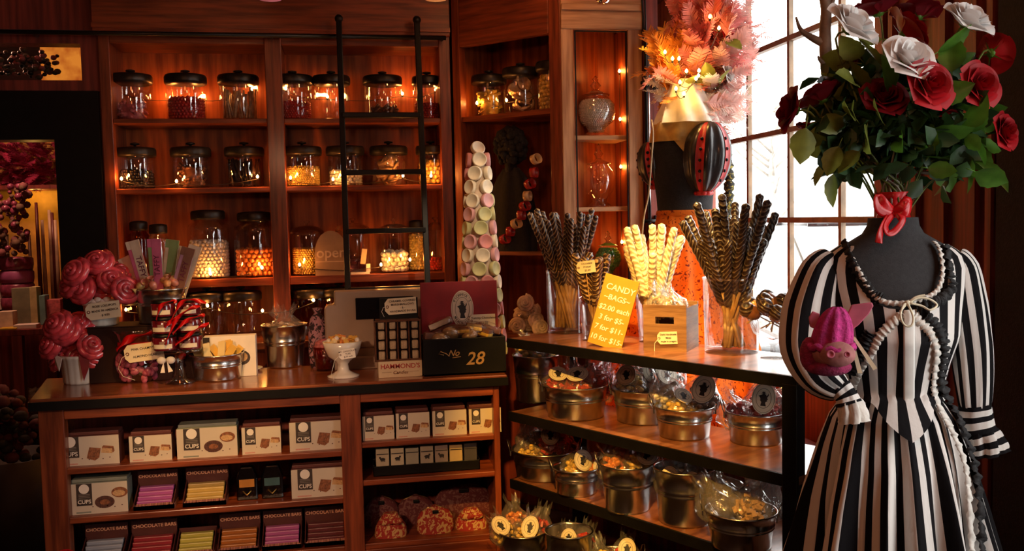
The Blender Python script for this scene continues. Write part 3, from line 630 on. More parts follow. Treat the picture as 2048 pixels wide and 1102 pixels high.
# chocolate boxes
BOXD=mat('dark_red_carton',(.12,.035,.03),.45,0,.1); BOXG=mat('grey_green_carton',(.24,.26,.21),.45,0,.1); BOXW=mat('white_carton_front',(.62,.54,.43),.5,0,.04,6); BOXT=mat('dark_label_print',(.045,.032,.028),.5,0,.1)
PRB=mat('printed_brown',(.24,.085,.035),.6,0,.4,120); PRD=mat('printed_dark_brown',(.085,.03,.022),.6,0,.4,120); PRF=mat('printed_cake_filling',(.56,.34,.16),.6,0,.2,120); PRP=mat('printed_pink',(.60,.30,.24),.6)
def chocbox(x0,x1,yt,yb,z,kind,label,Yf=YC+.05,group='boxes of chocolate cakes in the counter shelves',flip=0):
    xa=PY(x0,yb,Yf).x; xb=PY(x1,yb,Yf).x; w=xb-xa; h=min(PY((x0+x1)/2,yt,Yf).z-z,w*.95)
    t=T('chocolate_box',label,'box',((xa+xb)/2,Yf,z),0,group); D=.10; body=BOXG if kind=='oval' else BOXD
    g=MB(); g.box((-w/2,.002,0),(w/2,D,h*1.0)); g.box((-w/2+.004,.02,h),(w/2-.004,D,h+.014)); obj('carton',g,body,t,bevel=.002)
    g=MB(); g.box((-w/2,0,0),(w/2,.002,h*.985)); fr=obj('front_face',g,BOXW,t)
    small=w<.19; tx0=-w/2+.055*w+(.03*w if small else .015); tw=.27*w if not small else .27*w
    g=MB(); g.prism([(tx0,h*.28 if not small else h*.36),(tx0+tw,h*.28 if not small else h*.36),(tx0+tw,h*.99),(tx0,h*.99)],0,.0012,0,FRONT)
    tz=h*.28 if not small else h*.36
    obj('label_tab',g,BOXT,t)
    g=MB(); g.prism(ell(tw*.33,tw*.33,20,(tx0+tw/2,h*.82)),.0012,.0018,0,FRONT); obj('label_disc',g,WHITE,t)
    text('CUPS',tw*.36,INKW,t,(tx0+tw/2,-.0022,tz+h*.12)); g=MB(); g.prism([(tx0+tw*.08,tz+h*.20),(tx0+tw*.92,tz+h*.20),(tx0+tw*.92,tz+h*.212),(tx0+tw*.08,tz+h*.212)],.0012,.0018,0,FRONT)
    for k in range(3): g.prism([(tx0+tw*.14,tz+h*(.25+.05*k)),(tx0+tw*.86,tz+h*(.25+.05*k)),(tx0+tw*.86,tz+h*(.27+.05*k)),(tx0+tw*.14,tz+h*(.27+.05*k))],.0012,.0016,0,FRONT)
    obj('label_lines',g,mat('label_grey',(.22,.19,.16),.6) if 'label_grey' not in bpy.data.materials else bpy.data.materials['label_grey'],t)
    # printed picture of the cake pieces
    g=MB(); cx=w*.10 if not small else w*.08; cz=h*.36
    s=min(h*.40,w*.235)
    if kind=='oval':
        g.prism(ell(s*.75,s*.50,24,(cx,cz)),0,.0010,1,FRONT); g.prism(ell(s*.36,s*.22,20,(cx,cz-.02*s)),.001,.0014,0,FRONT)
        g.prism(ell(s*.62,s*.42,24,(cx+s*1.15,cz+s*.72)),0,.0010,0,FRONT); g.prism(ell(s*.48,s*.25,20,(cx+s*1.10,cz+s*.66)),.001,.0015,2,FRONT)
    else:
        g.prism([(cx-s*.55,cz-s*.30),(cx+s*.1,cz-s*.55),(cx+s*.45,cz-s*.3),(cx+s*.60,cz+s*.5),(cx-s*.30,cz+s*.62)],0,.0010,0,FRONT)
        g.prism([(cx+s*.62,cz+s*.1),(cx+s*1.5,cz-.0*s),(cx+s*1.62,cz+s*.55),(cx+s*.72,cz+s*.66)],0,.0008,2,FRONT); g.prism([(cx+s*.70,cz+s*.52),(cx+s*1.5,cz+s*.42),(cx+s*1.55,cz+s*.05),(cx+s*1.70,cz+s*.2),(cx+s*1.62,cz+s*.62),(cx+s*.8,cz+s*.72)],.0008,.0014,0,FRONT)
    for k in range(5): g.prism(ell(s*.06,s*.04,8,(cx+s*(-.9+.55*k),cz-s*(.32+.1*(k%2)))),0,.001,1,FRONT)
    obj('printed_picture',g,[PRB,PRD,PRF],t)
    g=MB(); g.prism([(tx0-.003,h*.04),(tx0+tw*.9,h*.04),(tx0+tw*.9,h*.085),(tx0-.003,h*.085)],0,.001,0,FRONT); obj('printed_strip',g,PRP if kind!='oval' else BOXG,t)
    return t
chocbox(110,240,872,935,s1,'square','white cake box at the left end of the top left shelf of the counter')
chocbox(260,345,870,928,s1,'square','small white cake box second from left on the upper counter shelf')
chocbox(355,476,855,920,s1,'oval','white box picturing dark oval cakes, middle of the upper counter shelf')
chocbox(485,563,853,912,s1,'square','small white cake box fourth from left on the upper counter shelf')
chocbox(580,692,842,903,s1,'square','white cake box at right end of the upper counter shelf')
chocbox(141,257,965,1030,s2,'oval','white box picturing dark oval cakes at left end of the middle counter shelf')
chocbox(584,694,936,1001,s2,'square','white cake box at right end of the middle counter shelf')
for i,(a,b,t_) in enumerate(((726,789,831),(793,860,825),(866,934,820),(939,1003,816))):
    chocbox(a,b,t_,880,q1,'square','small white cake box, %s, top shelf of right counter bay'%('first of four','second of four','third of four','last of four')[i])
# chocolate bar displays
TRAY=mat('bar_tray_carton',(.085,.022,.018),.45,0,.15,20); TRAYL=mat('bar_end_print',(.26,.07,.05),.5,0,.6,160,(.60,.26,.18),(1,.02,.02)); COPPER=mat('copper_lettering',(.72,.40,.26),.5)
def bardisplay(x0,x1,z,c,cname,where,Yf=YC+.04,back=True):
    xa=PY(x0,1000,Yf).x; xb=PY(x1,1000,Yf).x; w=xb-xa
    t=T('bar_display','dark red tray lettered chocolate bars, %s bars, %s'%(cname,where) if back else 'dark red tray without header card, %s bars, %s'%(cname,where),'display tray',((xa+xb)/2,Yf,z))
    g=MB(); g.box((-w/2,.115,0),(w/2,.12,.150 if back else .10)); obj('header_card',g,TRAY,t)
    if back: text('CHOCOLATE BARS',w*.112,COPPER,t,(0,.1145,.124))
    for s in (-1,1):
        g=MB(); x=s*(w/2-.003); g.put([(x-.002,0,0),(x-.002,.115,0),(x-.002,.115,.095),(x-.002,0,.035),(x+.002,0,0),(x+.002,.115,0),(x+.002,.115,.095),(x+.002,0,.035)],[(0,1,2,3),(7,6,5,4),(0,4,5,1),(1,5,6,2),(2,6,7,3),(3,7,4,0)]); obj('side_wing',g,TRAY,t)
    g=MB(); g.box((-w/2,0,0),(w/2,.004,.024)); g.box((-w/2,0,0),(w/2,.115,.020)); obj('front_lip',g,TRAYL,t)
    m=bpy.data.materials.get('wrapper_'+cname.replace(' ','_')) or mat('wrapper_'+cname.replace(' ','_'),c,.4,0,.12,10)
    bw=w*.86
    for k in range(4):
        o=T('chocolate_bar','%s chocolate bar, %s, tray %s'%(cname,('lowest','second up','third up','topmost')[k],where),'chocolate bar',((xa+xb)/2,Yf+.008+.022*k,z+.0205+.015*k),0,'%s chocolate bars %s'%(cname,where))
        g=MB(); g.box((-bw/2,0,0),(bw/2,.030,.019)); obj('wrapper',g,m,o,bevel=.004)
        if k: continue
        g=MB(); g.box((-bw/2-.001,-.0008,.001),(bw/2+.001,.0,.008)); obj('ingredients_print',g,TRAYL,o)
bardisplay(266,348,s2,(.40,.09,.32),'purple pink','second on the middle counter shelf')
bardisplay(365,452,s2,(.52,.36,.10),'golden yellow','third on the middle counter shelf')
bardisplay(152,240,s3,(.32,.36,.44),'pale blue','leftmost on the bottom counter shelf')
bardisplay(248,342,s3,(.30,.02,.03),'bright red','second on the bottom counter shelf')
bardisplay(346,424,s3,(.50,.44,.08),'yellow green','third on the bottom counter shelf',back=False)
bardisplay(430,514,s3,(.40,.13,.02),'burnt orange','fourth on the bottom counter shelf')
bardisplay(520,600,s3,(.42,.10,.28),'lilac pink','fifth on the bottom counter shelf')
bardisplay(606,692,s3,(.12,.02,.025),'dark maroon','rightmost on the bottom counter shelf')
# truffle pouches
for a,b,c,lab in ((474,516,(.42,.17,.03),'orange'),(524,567,(.04,.10,.12),'teal')):
    xa=PY(a,1000,YC+.08).x; xb=PY(b,1000,YC+.08).x; w=xb-xa; t=T('truffle_pouch','dark clear-sided truffle pouch with %s label on the middle counter shelf'%lab,'pouch',((xa+xb)/2,YC+.10,s2))
    g=MB(); g.prism([(-w/2,0),(w/2,0),(w/2,.10),(w*.30,.155),(-w*.30,.155),(-w/2,.10)],-.022,.022,0,FRONT); obj('film',g,thin('pouch_film',(.25,.22,.22),.08,1.5,.05) if 'pouch_film' not in bpy.data.materials else bpy.data.materials['pouch_film'],t,bevel=.006)
    g=MB(); g.box((-w*.36,-.024,.062),(w*.36,-.0225,.098)); obj('label',g,mat('pouch_label_'+lab,c,.5),t)
    g=MB()
    for k in range(12): g.ball((rnd(-.3,.3)*w,rnd(-.008,.012),.014+.018*(k//4)),.010,(1,1,1),7,5)
    obj('truffles',g,C_BRN,t); g=MB(); g.tube([(-w*.2,-.026,.045),(0,-.027,.025),(w*.2,-.026,.045)],.003,6); obj('tie',g,LIDG,t)
# animal packets in a black tray
xa=PY(747,945,YC+.05).x; xb=PY(961,945,YC+.05).x; w=xb-xa
tr=T('packet_tray','long black tray of small animal packets in the right counter bay','tray',((xa+xb)/2,YC+.06,q2))
g=MB(); g.box((-w/2,0,0),(w/2,.006,.048)); g.box((-w/2,.10,0),(w/2,.106,.06)); g.box((-w/2,0,0),(w/2,.106,.006)); g.box((-w/2,0,0),(-w/2+.006,.106,.055)); g.box((w/2-.006,0,0),(w/2,.106,.055)); obj('tray',g,BLK,tr,bevel=.002)
PK=[(.42,.36,.26),(.46,.40,.29),(.30,.28,.22),(.33,.28,.22),(.24,.19,.18),(.52,.38,.16),(.06,.055,.06)]
names=('deer','bird','leaf','hen','bear','plain yellow','dark')
for k in range(7):
    pw=w/7.25; x=(xa+xb)/2-w/2+.010+pw*(k+.5); o=T('chocolate_packet','small %s packet in the black tray, %s from the left'%(names[k] if k>4 else names[k]+' pictured',('first','second','third','fourth','fifth','sixth','seventh')[k]),'packet',(x,YC+.075,q2+.007),group='packets in the black tray')
    g=MB(); g.box((-pw*.44,0,0),(pw*.44,.03,.122-.004*(k%3))); obj('carton',g,mat('packet_%s'%names[k].replace(' ','_'),PK[k],.5,0,.1),o,bevel=.002)
    g=MB(); g.box((-pw*.40,-.0012,.092),(pw*.40,0,.096))
    if k in (0,1,3,4): 
        g.prism(ell(pw*.18,pw*.10,14,(0,.070)),0,.0012,0,FRONT); g.prism(ell(pw*.07,pw*.07,10,(pw*.17*(1 if k%2 else -1),.078)),0,.0012,0,FRONT)
        for q in (-.12,-.05,.06,.12): g.prism([(q*pw,.068),(q*pw+.003,.068),(q*pw+.003,.058),(q*pw,.058)],0,.0012,0,FRONT)
    obj('print',g,INK,o)
# patterned purses
PUR=damask('damask_red_gold',(.30,.018,.012),(.52,.33,.13),34,.54); PURB=damask('damask_maroon_dimmed',(.085,.010,.014),(.15,.06,.055),34,.54)  # second cloth is darkened for the dim back of the shelf
def purse(x0,x1,yt,yb,Yp,kind,label,m):
    xa=PY(x0,yb,Yp).x; xb=PY(x1,yb,Yp).x; w=xb-xa; h=PY((x0+x1)/2,yt,Yp).z-q3
    t=T('patterned_purse',label,'purse',((xa+xb)/2,Yp,q3),0,'damask patterned purses in the counter bay')
    if kind=='bow': sec=[(0,.50),(.1,.52),(.35,.50),(.55,.42),(.8,.30),(1,.22)]
    else: sec=[(0,.46),(.12,.50),(.35,.50),(.6,.47),(.8,.38),(.93,.22),(1,.06)]
    g=MB()
    def fn(u,v):
        a=2*PI*u; s=lerp(v,[q[0] for q in sec],[q[1] for q in sec])*w; c,sn=cos(a),sin(a)
        return (s*math.copysign(abs(c)**.8,c),.045*(1-.55*v)*math.copysign(abs(sn)**.9,sn),h*v+(.006*sin(9*a) if 0<v<.9 and kind=='bow' else 0))
    g.grid(fn,36,10); g.put([fn(k/36,1) for k in range(36)],[tuple(range(36))]); g.put([fn(k/36,0) for k in range(36)],[tuple(range(35,-1,-1))])
    obj('body',g,m,t)
    if kind=='bow':
        g=MB()
        for s in (-1,1): g.ball((s*w*.16,-.034,h*.70),.03,(1.1,.35,.6),10,6)
        g.ball((0,-.04,h*.70),.012,(1,.6,1),8,5); obj('bow',g,m,t)
    else:
        g=MB(); g.bc((0,-.030,h*.83),(w*.16,.012,h*.12)); obj('clasp',g,BLK,t,bevel=.003); g=MB(); g.tube([(.47*w*cos(a)*.98,-.0,h*.45+.53*h*sin(a)) for a in [PI*k/14 for k in range(15)]],.003,6); obj('zip',g,LIDG,t)
purse(751,814,1025,1082,YC+.10,'bow','small red and gold damask pouch with bow, front left of the purses',PUR)
purse(834,908,1011,1075,YC+.11,'dome','red and gold domed damask purse, front middle of the purses',PUR)
purse(912,974,1016,1067,YC+.12,'bow','small red and gold damask pouch with bow, front right of the purses',PUR)
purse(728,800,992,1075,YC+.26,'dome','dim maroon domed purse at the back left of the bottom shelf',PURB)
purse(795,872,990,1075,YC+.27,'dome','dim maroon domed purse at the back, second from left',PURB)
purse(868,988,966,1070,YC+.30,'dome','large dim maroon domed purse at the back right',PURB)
# ------------------------------------------------------------------ things on the counter
def pricetag(parent,loc,w,h,lines,size,tilt=0,rz=0,m=None,string=None,lean=0):
    o=obj('price_tag',MB().prism([(-w/2+h*.22,-h/2),(w/2,-h/2),(w/2,h/2),(-w/2+h*.22,h/2),(-w/2,h*.24),(-w/2,-h*.24)],-.0012,.0012,0,FRONT),m or CREAM,parent,loc,(lean,tilt,rz))
    n=len(lines)
    for i,s in enumerate(lines):
        if s: text(s,size,INK,o,(w*.06,-.0018,h*(.5-(i+.5)/n)*.84))
    g=MB(); g.lathe([(h*.05,-.002),(h*.10,-.002),(h*.10,.002),(h*.05,.002),(h*.05,-.002)],14,T=Matrix.Translation((-w/2+h*.16,0,0))@FRONT); obj('eyelet',g,C_BRN,o)
    if string:
        g=MB(); g.tube([(-w/2+h*.16,-.003,0)]+string,.0012,5); obj('tag_string',g,STRING,o)
    return o
LOLLI=cand('pink_lollipop',(.68,.075,.095),.14,coat=.7,var=.45,scale=25,sss=.15); LOLLIC=cand('clear_lollipop',(.70,.55,.42),.12,coat=.8,var=.3,scale=25)
def coil(R_,tr,turns=3.2):
    g=MB(); n=44; pts=[];rs=[]
    for i in range(n+1):
        s=i/n; a=turns*2*PI*s; r=R_*(.06+.94*s); pts.append((r*cos(a),r*sin(a),R_*.62*(1-s**1.5))); rs.append(tr*(.55+.6*s))
    g.tube(pts,rs,7); g.lathe([(0,-R_*.16),(R_*.75,-R_*.1),(R_*.9,.0),(R_*.5,R_*.35),(0,R_*.5)],16); return g
_lm={}
def lolly(base,head,r,label,group,m,src=[None]):
    b=Vector(base); h=Vector(head); d=h-b
    t=T('swirl_lollipop',label,'lollipop',b,rot=aim(d),group=group)
    k=(round(r,3),m.name)
    if k not in _lm: _lm[k]=coil(r,r*.27).mesh('swirl_candy',m)
    # the swirl faces outward
    q=aim(d).to_matrix(); out=(Vector((h.x-b.x,h.y-b.y-.10,.35*d.length))).normalized(); loc=q.transposed()@out
    obj('swirl_candy',_lm[k],None,t,(0,0,d.length),aim(loc))
    g=MB(); g.tube([(0,0,0),(0,0,d.length)],.0028,6); obj('stick',g,WHITE,t)
def potmesh(r,h): 
    g=MB(); g.lathe([(0,.0),(r*.84,0),(r*.87,.006),(r*.88,h*.1),(r*.98,h*.86),(r*1.03,h*.9),(r*1.03,h),(r*.93,h),(r*.8,h*.12),(0,h*.1)],48,rib=.028,ribn=16); return g
p=GZ(166,764,CZ)
pt=T('ribbed_pot','ribbed white pot of pink lollipops at the left front of the counter','pot',p); k_=K(p); r=.094
obj('body',potmesh(r,.135),MILK,pt)
g=MB(); g.put([(.012,-r*1.04,.14),(.060,-r*.92,.135),(.052,-r*.98,.075),(.030,-r*1.02,.018),(.022,-r*1.04,.07)],[(0,1,2,3,4)]); obj('ribbon',g,mat('dark_red_ribbon',(.20,.008,.012),.4),pt,solid=.002); g=MB(); g.put([(-.10,-.07,.15),(-.06,-r*.99,.13),(-.075,-r,.07),(-.10,-.06,.10)],[(0,1,2,3)]); obj('tissue',g,WHITE,pt,solid=.002)
def spray(cl,p,zr,label,group,r,m,Y0,wh):
    for i,(a,b) in enumerate(cl):
        Yh=Y0+((i*7)%5-2)*.022; hd=PY(a,b,Yh); d=Vector((hd.x-p.x,hd.y-p.y,0)); d=d/(max(.1,d.length))
        lolly((p.x-d.x*.012,p.y-d.y*.012,zr),hd,r,label+', '+wh[i],group,m)
spray([(116,652),(160,650),(200,658),(104,692),(146,684),(184,690),(214,688),(120,716),(162,716),(202,714),(132,664),(178,668),(150,700),(190,708)],p,CZ+.02,'pink swirl lollipop in the front ribbed pot','lollipops in the front pot',.066,LOLLI,p.y-.01,['top row left','top row middle','top row right','middle row far left','middle row second','middle row third','middle row far right','bottom row left','bottom row middle','bottom row right','between the top and middle rows, left','between the top and middle rows, right','between the middle and bottom rows, left','between the middle and bottom rows, right'])
# riser with the second pot and the taffy bucket
YR=4.63; zr=PY(250,652,YR-.1).z
xa=PY(172,650,YR-.12).x; xb=PY(392,650,YR-.12).x
rs=T('wooden_riser','dark wooden riser block at the back left of the counter','riser',((xa+xb)/2,YR,CZ)); g=MB(); g.box((xa-(xa+xb)/2,-.11,0),(xb-(xa+xb)/2,.11,zr-CZ-.004)); obj('block',g,mat('dark_stained_wood',(.030,.010,.007),.6,0,.3,6,spec=.2),rs,bevel=.004)
g=MB(); g.box((xa-(xa+xb)/2-.004,-.114,zr-CZ-.004),(xb-(xa+xb)/2+.004,.114,zr-CZ)); obj('top_board',g,bpy.data.materials['dark_stained_wood'],rs,bevel=.002)
p2=Vector((PY(205,640,YR).x,YR,zr)); pt=T('ribbed_pot','white pot of pink lollipops with cream price tag, on the riser behind','pot',p2); obj('body',potmesh(.082,.11),MILK,pt)
g=MB()
for k in range(7): g.ball((-.06+.02*k,-.07,.115+.01*(k%2)),.018,(1,.5,.8),8,5)
obj('tissue',g,WHITE,pt)
tg=PY(206,621,YR-.12)-p2
pricetag(pt,tg,.152,.078,['ROSE LOLLIPOPS','MADE IN AMERICA','$ 4.00'],.0140,-.10,0,string=[(-.085,.01,.0),(-.10,.02,-.02),(-.105,.05,-.04)])
spray([(152,546),(196,526),(238,548),(166,582),(205,572),(248,580),(143,570),(178,548),(222,560)],p2,zr+.025,'pink swirl lollipop in the tagged pot on the riser','lollipops in the pot on the riser',.064,LOLLI,YR-.02,['upper left','upper middle','upper right','low left of middle','low middle','low right','far left edge','topmost','centre right'])
# buckets
def bucket(name,label,p,rt,rb,h,handles=0,rz=0,oval=1.0,group='galvanized buckets and tubs'):
    t=T(name,label,'tub' if 'tub' in name else 'bucket',p,rz,group)
    g=MB(); pr=[(0,.004),(rb,.004),(rb+.003,.0),(rb+.003,.008),(lerp(.52,[0,1],[rb,rt]),h*.52),(lerp(.53,[0,1],[rb,rt])+.003,h*.54),(lerp(.55,[0,1],[rb,rt]),h*.56),(lerp(.60,[0,1],[rb,rt]),h*.60),(lerp(.62,[0,1],[rb,rt])+.003,h*.62),(lerp(.64,[0,1],[rb,rt]),h*.64),(rt,h-.006),(rt+.005,h-.004),(rt+.005,h+.002),(rt-.001,h+.002),(rt-.004,h-.006),(rb-.003,.012),(0,.012)]
    g.lathe(pr,40,sx=oval); obj('body',g,STEEL,t)
    if handles:
        for s in (-1,1):
            g=MB(); x=s*(rt+.004)*oval; g.tube([(x,-.038,h-.012),(x+s*.012,-.034,h+.030),(x+s*.018,0,h+.044),(x+s*.012,.034,h+.030),(x,.038,h-.012)],.0026,6); g.bc((x,-.038,h-.016),(.006,.016,.02)); g.bc((x,.038,h-.016),(.006,.016,.02)); obj('handle',g,STEELD,t)
    return t
pb=Vector((PY(322,620,YR).x,YR,zr)); bucket('taffy_bucket','galvanized bucket of taffy bars raised at the back of the counter',pb,.118,.098,.165)
TAF=[mat('taffy_pink',(.62,.13,.24),.4),mat('taffy_green',(.24,.34,.12),.4),mat('taffy_orange',(.70,.36,.08),.4),mat('taffy_lilac',(.50,.26,.36),.4),mat('taffy_cream',(.70,.56,.40),.4),mat('taffy_brown',(.24,.10,.06),.4),mat('taffy_blue',(.30,.36,.40),.4)]
TI=mat('taffy_lettering',(.16,.015,.05),.5)
for i,(a,b,yt,c1,c2,dy,nm) in enumerate(((262,300,482,0,4,-.03,'pink and cream'),(306,320,478,1,0,-.045,'green and pink'),(344,326,480,4,1,.0,'cream and green'),(358,338,492,5,4,.03,'brown'),(376,352,496,3,5,-.03,'lilac'),(390,356,492,2,4,.02,'orange'),(246,296,515,6,4,.03,'blue and white'))):
    top=PY(a,yt,YR+dy-.02); bot=Vector((PY(b,578,YR).x*.6+pb.x*.4,YR+dy,zr+.03)); d=top-bot; L=d.length
    t=T('taffy_bar','%s wrapped taffy bar standing in the raised bucket'%nm,'candy bar',bot,rot=(0,math.atan2(d.x,d.z),0),group='taffy bars')
    g=MB(); g.box((-.030,-.006,0),(.030,.006,L)); obj('wrapper',g,TAF[c1],t,bevel=.003); g=MB(); g.box((-.012,-.0075,.02),(.030,-.006,L)); g.box((-.031,-.007,L-.04),(.031,.007,L)); obj('wrapper_band',g,TAF[c2],t,bevel=.001)
    if i in (0,1,4): text('TAFFY',.036,TI,t,(.008,-.009,L*.66),(PI/2,PI/2*-1 if i else PI/2,0))
R=random.Random(8); g=MB(); mm=[C_ORG,C_TAN,C_PINK,C_WHI]
tw=[MB().ball((0,0,0),.019,(1.35,1,1),8,6).lathe([(.002,0),(.018,.022)],8,T=Matrix.Translation((.023,0,0))@Matrix.Rotation(PI/2,4,'Y')).lathe([(.002,0),(.018,.022)],8,T=Matrix.Translation((-.023,0,0))@Matrix.Rotation(-PI/2,4,'Y')).mesh('wrapped_sweet',m) for m in (cand('orange_cellophane_sweet',(.72,.34,.14),.2),cand('amber_cellophane_sweet',(.70,.45,.15),.2),cand('coral_cellophane_sweet',(.68,.24,.16),.2))]
for k in range(34):
    a=R.uniform(0,6.28); q=.105*math.sqrt(R.random()); o=obj('wrapped_sweet',tw[k%3],None,None,(pb.x+q*cos(a),pb.y+q*sin(a),zr+.165+.035*(1-q/.105)+R.uniform(0,.025)),(R.uniform(0,3),R.uniform(0,3),R.uniform(0,3)))
    tag(o,'twist wrapped %s sweet heaped in the taffy bucket'%('orange','amber','coral')[k%3],'sweet','%s wrapped sweets in the taffy bucket'%('orange','amber','coral')[k%3])
g=MB(); g.lathe([(0,zr+.05),(.10,zr+.10),(.108,zr+.15),(0,zr+.155)],20,c=(pb.x,pb.y,0)); tag(obj('wrapped_sweets',g,C_ORG),'deeper layer of sweets under the heap in the taffy bucket','sweets',None,'stuff')
# jam jars on a glass cake stand
YS=4.42; ps=Vector((PY(358,700,YS).x,YS,CZ)); zp=PY(358,700,YS-.05).z-CZ
cs=T('glass_cake_stand','clear glass cake stand carrying the stacked red jam jars','cake stand',ps)
g=MB(); g.lathe([(0,0),(.068,0),(.066,.01),(.03,.03),(.018,zp*.5),(.022,zp-.03),(.05,zp-.012),(.125,zp-.008),(.128,zp),(0,zp)],32); obj('stand',g,GLASS,cs)
g=MB()
for s in (-1,1): g.ball((s*.02-.05,-.05,zp-.045),.02,(1,.5,.8),8,6); 
g.put([(-.06,-.055,zp-.05),(-.075,-.06,zp-.10),(-.055,-.06,zp-.10)],[(0,1,2)]); g.put([(-.045,-.055,zp-.05),(-.04,-.06,zp-.10),(-.02,-.06,zp-.095)],[(0,1,2)]); obj('white_bow',g,WHITE,cs,solid=.003)
JAM=cand('dark_red_jam',(.11,.006,.012),.12,coat=.8,var=.3); JL=mat('jam_label',(.62,.56,.46),.6,0,.05); jr,jh=.0535,.077
rows=(('bottom',0),('middle',1),('top',2))
pj=T('jam_jar','','jar',(0,0,0)); 
g=MB(); g.lathe([(0,0),(jr*.94,0),(jr,.006),(jr,jh*.72),(jr*.93,jh*.8),(0,jh*.8)],28); obj('glass_body',g,JAM,pj)
g=MB(); g.lathe([(0,jh*.78),(jr*.96,jh*.78),(jr*.98,jh*.82),(jr*.98,jh*.97),(0,jh*.985)],28); obj('lid',g,BLK,pj)
g=MB(); n=9
g.grid(lambda u,v:((jr+.001)*sin((u-.5)*1.6),-(jr+.001)*cos((u-.5)*1.6),jh*(.14+.26*v)),10,1); g.grid(lambda u,v:((jr+.001)*sin((u-.5)*.5),-(jr+.001)*cos((u-.5)*.5),jh*(.40+.16*v)),6,1,1); obj('label',g,[JL,mat('jam_label_picture',(.22,.13,.12),.6)],pj)
first=True
for nm,i in rows:
    for side,s in (('left',-1),('right',1)):
        loc=(ps.x+s*.056,ps.y-.03+(.012 if s>0 else 0),CZ+zp+.001+i*(jh+.001)); lab='small jar of dark red jam with cream label, %s row, %s column of the stack'%(nm,side)
        if first: pj.location=loc; pj['label']=lab; pj['group']='stacked jam jars'; first=False
        else: dup(pj,loc,(0,0,rnd(-.2,.2)),lab,'stacked jam jars')
def ribbon(label,P,w,m=RIB,n=26,tw=0):
    P=[Vector(p) for p in P]; o=MB()
    def cr(t):
        k=min(int(t*(len(P)-1)),len(P)-2); u=t*(len(P)-1)-k; a=P[max(k-1,0)];b=P[k];c=P[k+1];d=P[min(k+2,len(P)-1)]
        return .5*((2*b)+(c-a)*u+(2*a-5*b+4*c-d)*u*u+(3*b-a-3*c+d)*u**3)
    def fn(u,v):
        p=cr(u); q=cr(min(1,u+.01))-cr(max(0,u-.01)); s=Vector((0,0,1)) if abs(q.normalized().z)<.8 else Vector((1,0,0)); x=q.cross(Vector((0,1,0))); x=(x.normalized() if x.length>1e-6 else s); ph=1.25*sin(7*u+.8+tw); x=(x*cos(ph)+Vector((0,1,0))*sin(ph)).normalized()
        return p+x*(v-.5)*w
    o.grid(fn,n,2); return o
rb=T('red_satin_ribbon','red satin ribbon looped around the stack of jam jars','ribbon',ps)
def RP(l,Y): return [PY(a,b,Y+i*.0)-ps for i,(a,b) in enumerate(l)]
for l in ([(312,640),(322,612),(346,602),(352,606)],[(342,640),(362,606),(385,600),(412,606)],[(330,690),(352,640),(380,618),(400,612)],[(330,655),(345,640),(360,634)],[(345,668),(372,642),(400,632),(410,630)],[(350,690),(380,668),(400,655),(418,646)]):
    obj('loop',ribbon('',RP(l,YS-.098),.019),RIB,rb,solid=.0012)
# bowl of pink almonds with ribbon and tag
p=GZ(279,762,CZ); bw=T('glass_candy_bowl','round glass bowl of pink almonds with cream tag on the counter','bowl',p)
g=MB(); g.lathe([(0,0),(.06,0),(.095,.03),(.112,.075),(.108,.12),(.085,.165),(.082,.18),(.105,.235),(.116,.25),(.112,.25),(.08,.19)],36); obj('glass_body',g,GLASS,bw)
tl=PY(288,704,p.y-.118)-p
pricetag(bw,tl,.172,.082,['PINK CHAMPAGNE','ALMOND HEARTS'],.0150,-.10,0,string=[(-.10,0,-.015),(-.125,.01,-.06),(-.11,.015,-.10),(-.06,.01,-.125)])
R=random.Random(4); g=MB().ball((0,0,0),.019,(1.25,.9,.75),10,7); alm=[g.mesh('almond',m) for m in (cand('rose_almond',(.55,.13,.20),.2),cand('plum_almond',(.40,.07,.15),.2))]
for k in range(78):
    z=.018+.11*R.random(); rr=lerp(z,[0,.03,.075,.14],[.05,.078,.092,.085]); a=R.uniform(0,6.28); q=rr*math.sqrt(R.uniform(.45,1))
    o=obj('pink_almond',alm[k%2],None,None,(p.x+q*cos(a),p.y+q*sin(a),CZ+z),(R.uniform(0,3),R.uniform(0,3),R.uniform(0,3))); tag(o,'shiny %s sugared almond in the round glass bowl'%('rose','plum')[k%2],'almond','%s almonds in the glass bowl'%('rose','plum')[k%2])
rb=T('red_satin_ribbon','wide red satin ribbon tied around the neck of the almond bowl','ribbon',p)
for l,Y in (([(232,700),(258,678),(300,668),(330,660)],p.y-.10),([(300,664),(330,655),(352,660)],p.y-.09),([(335,668),(352,690),(362,705),(366,718)],p.y-.06)):
    obj('tail',ribbon('',[PY(a,b,Y)-p for a,b in l],.038),RIB,rb,solid=.0015)
g=MB(); g.lathe([(.084,.160),(.090,.162),(.088,.19),(.082,.192)],32); obj('band',g,RIB,rb)
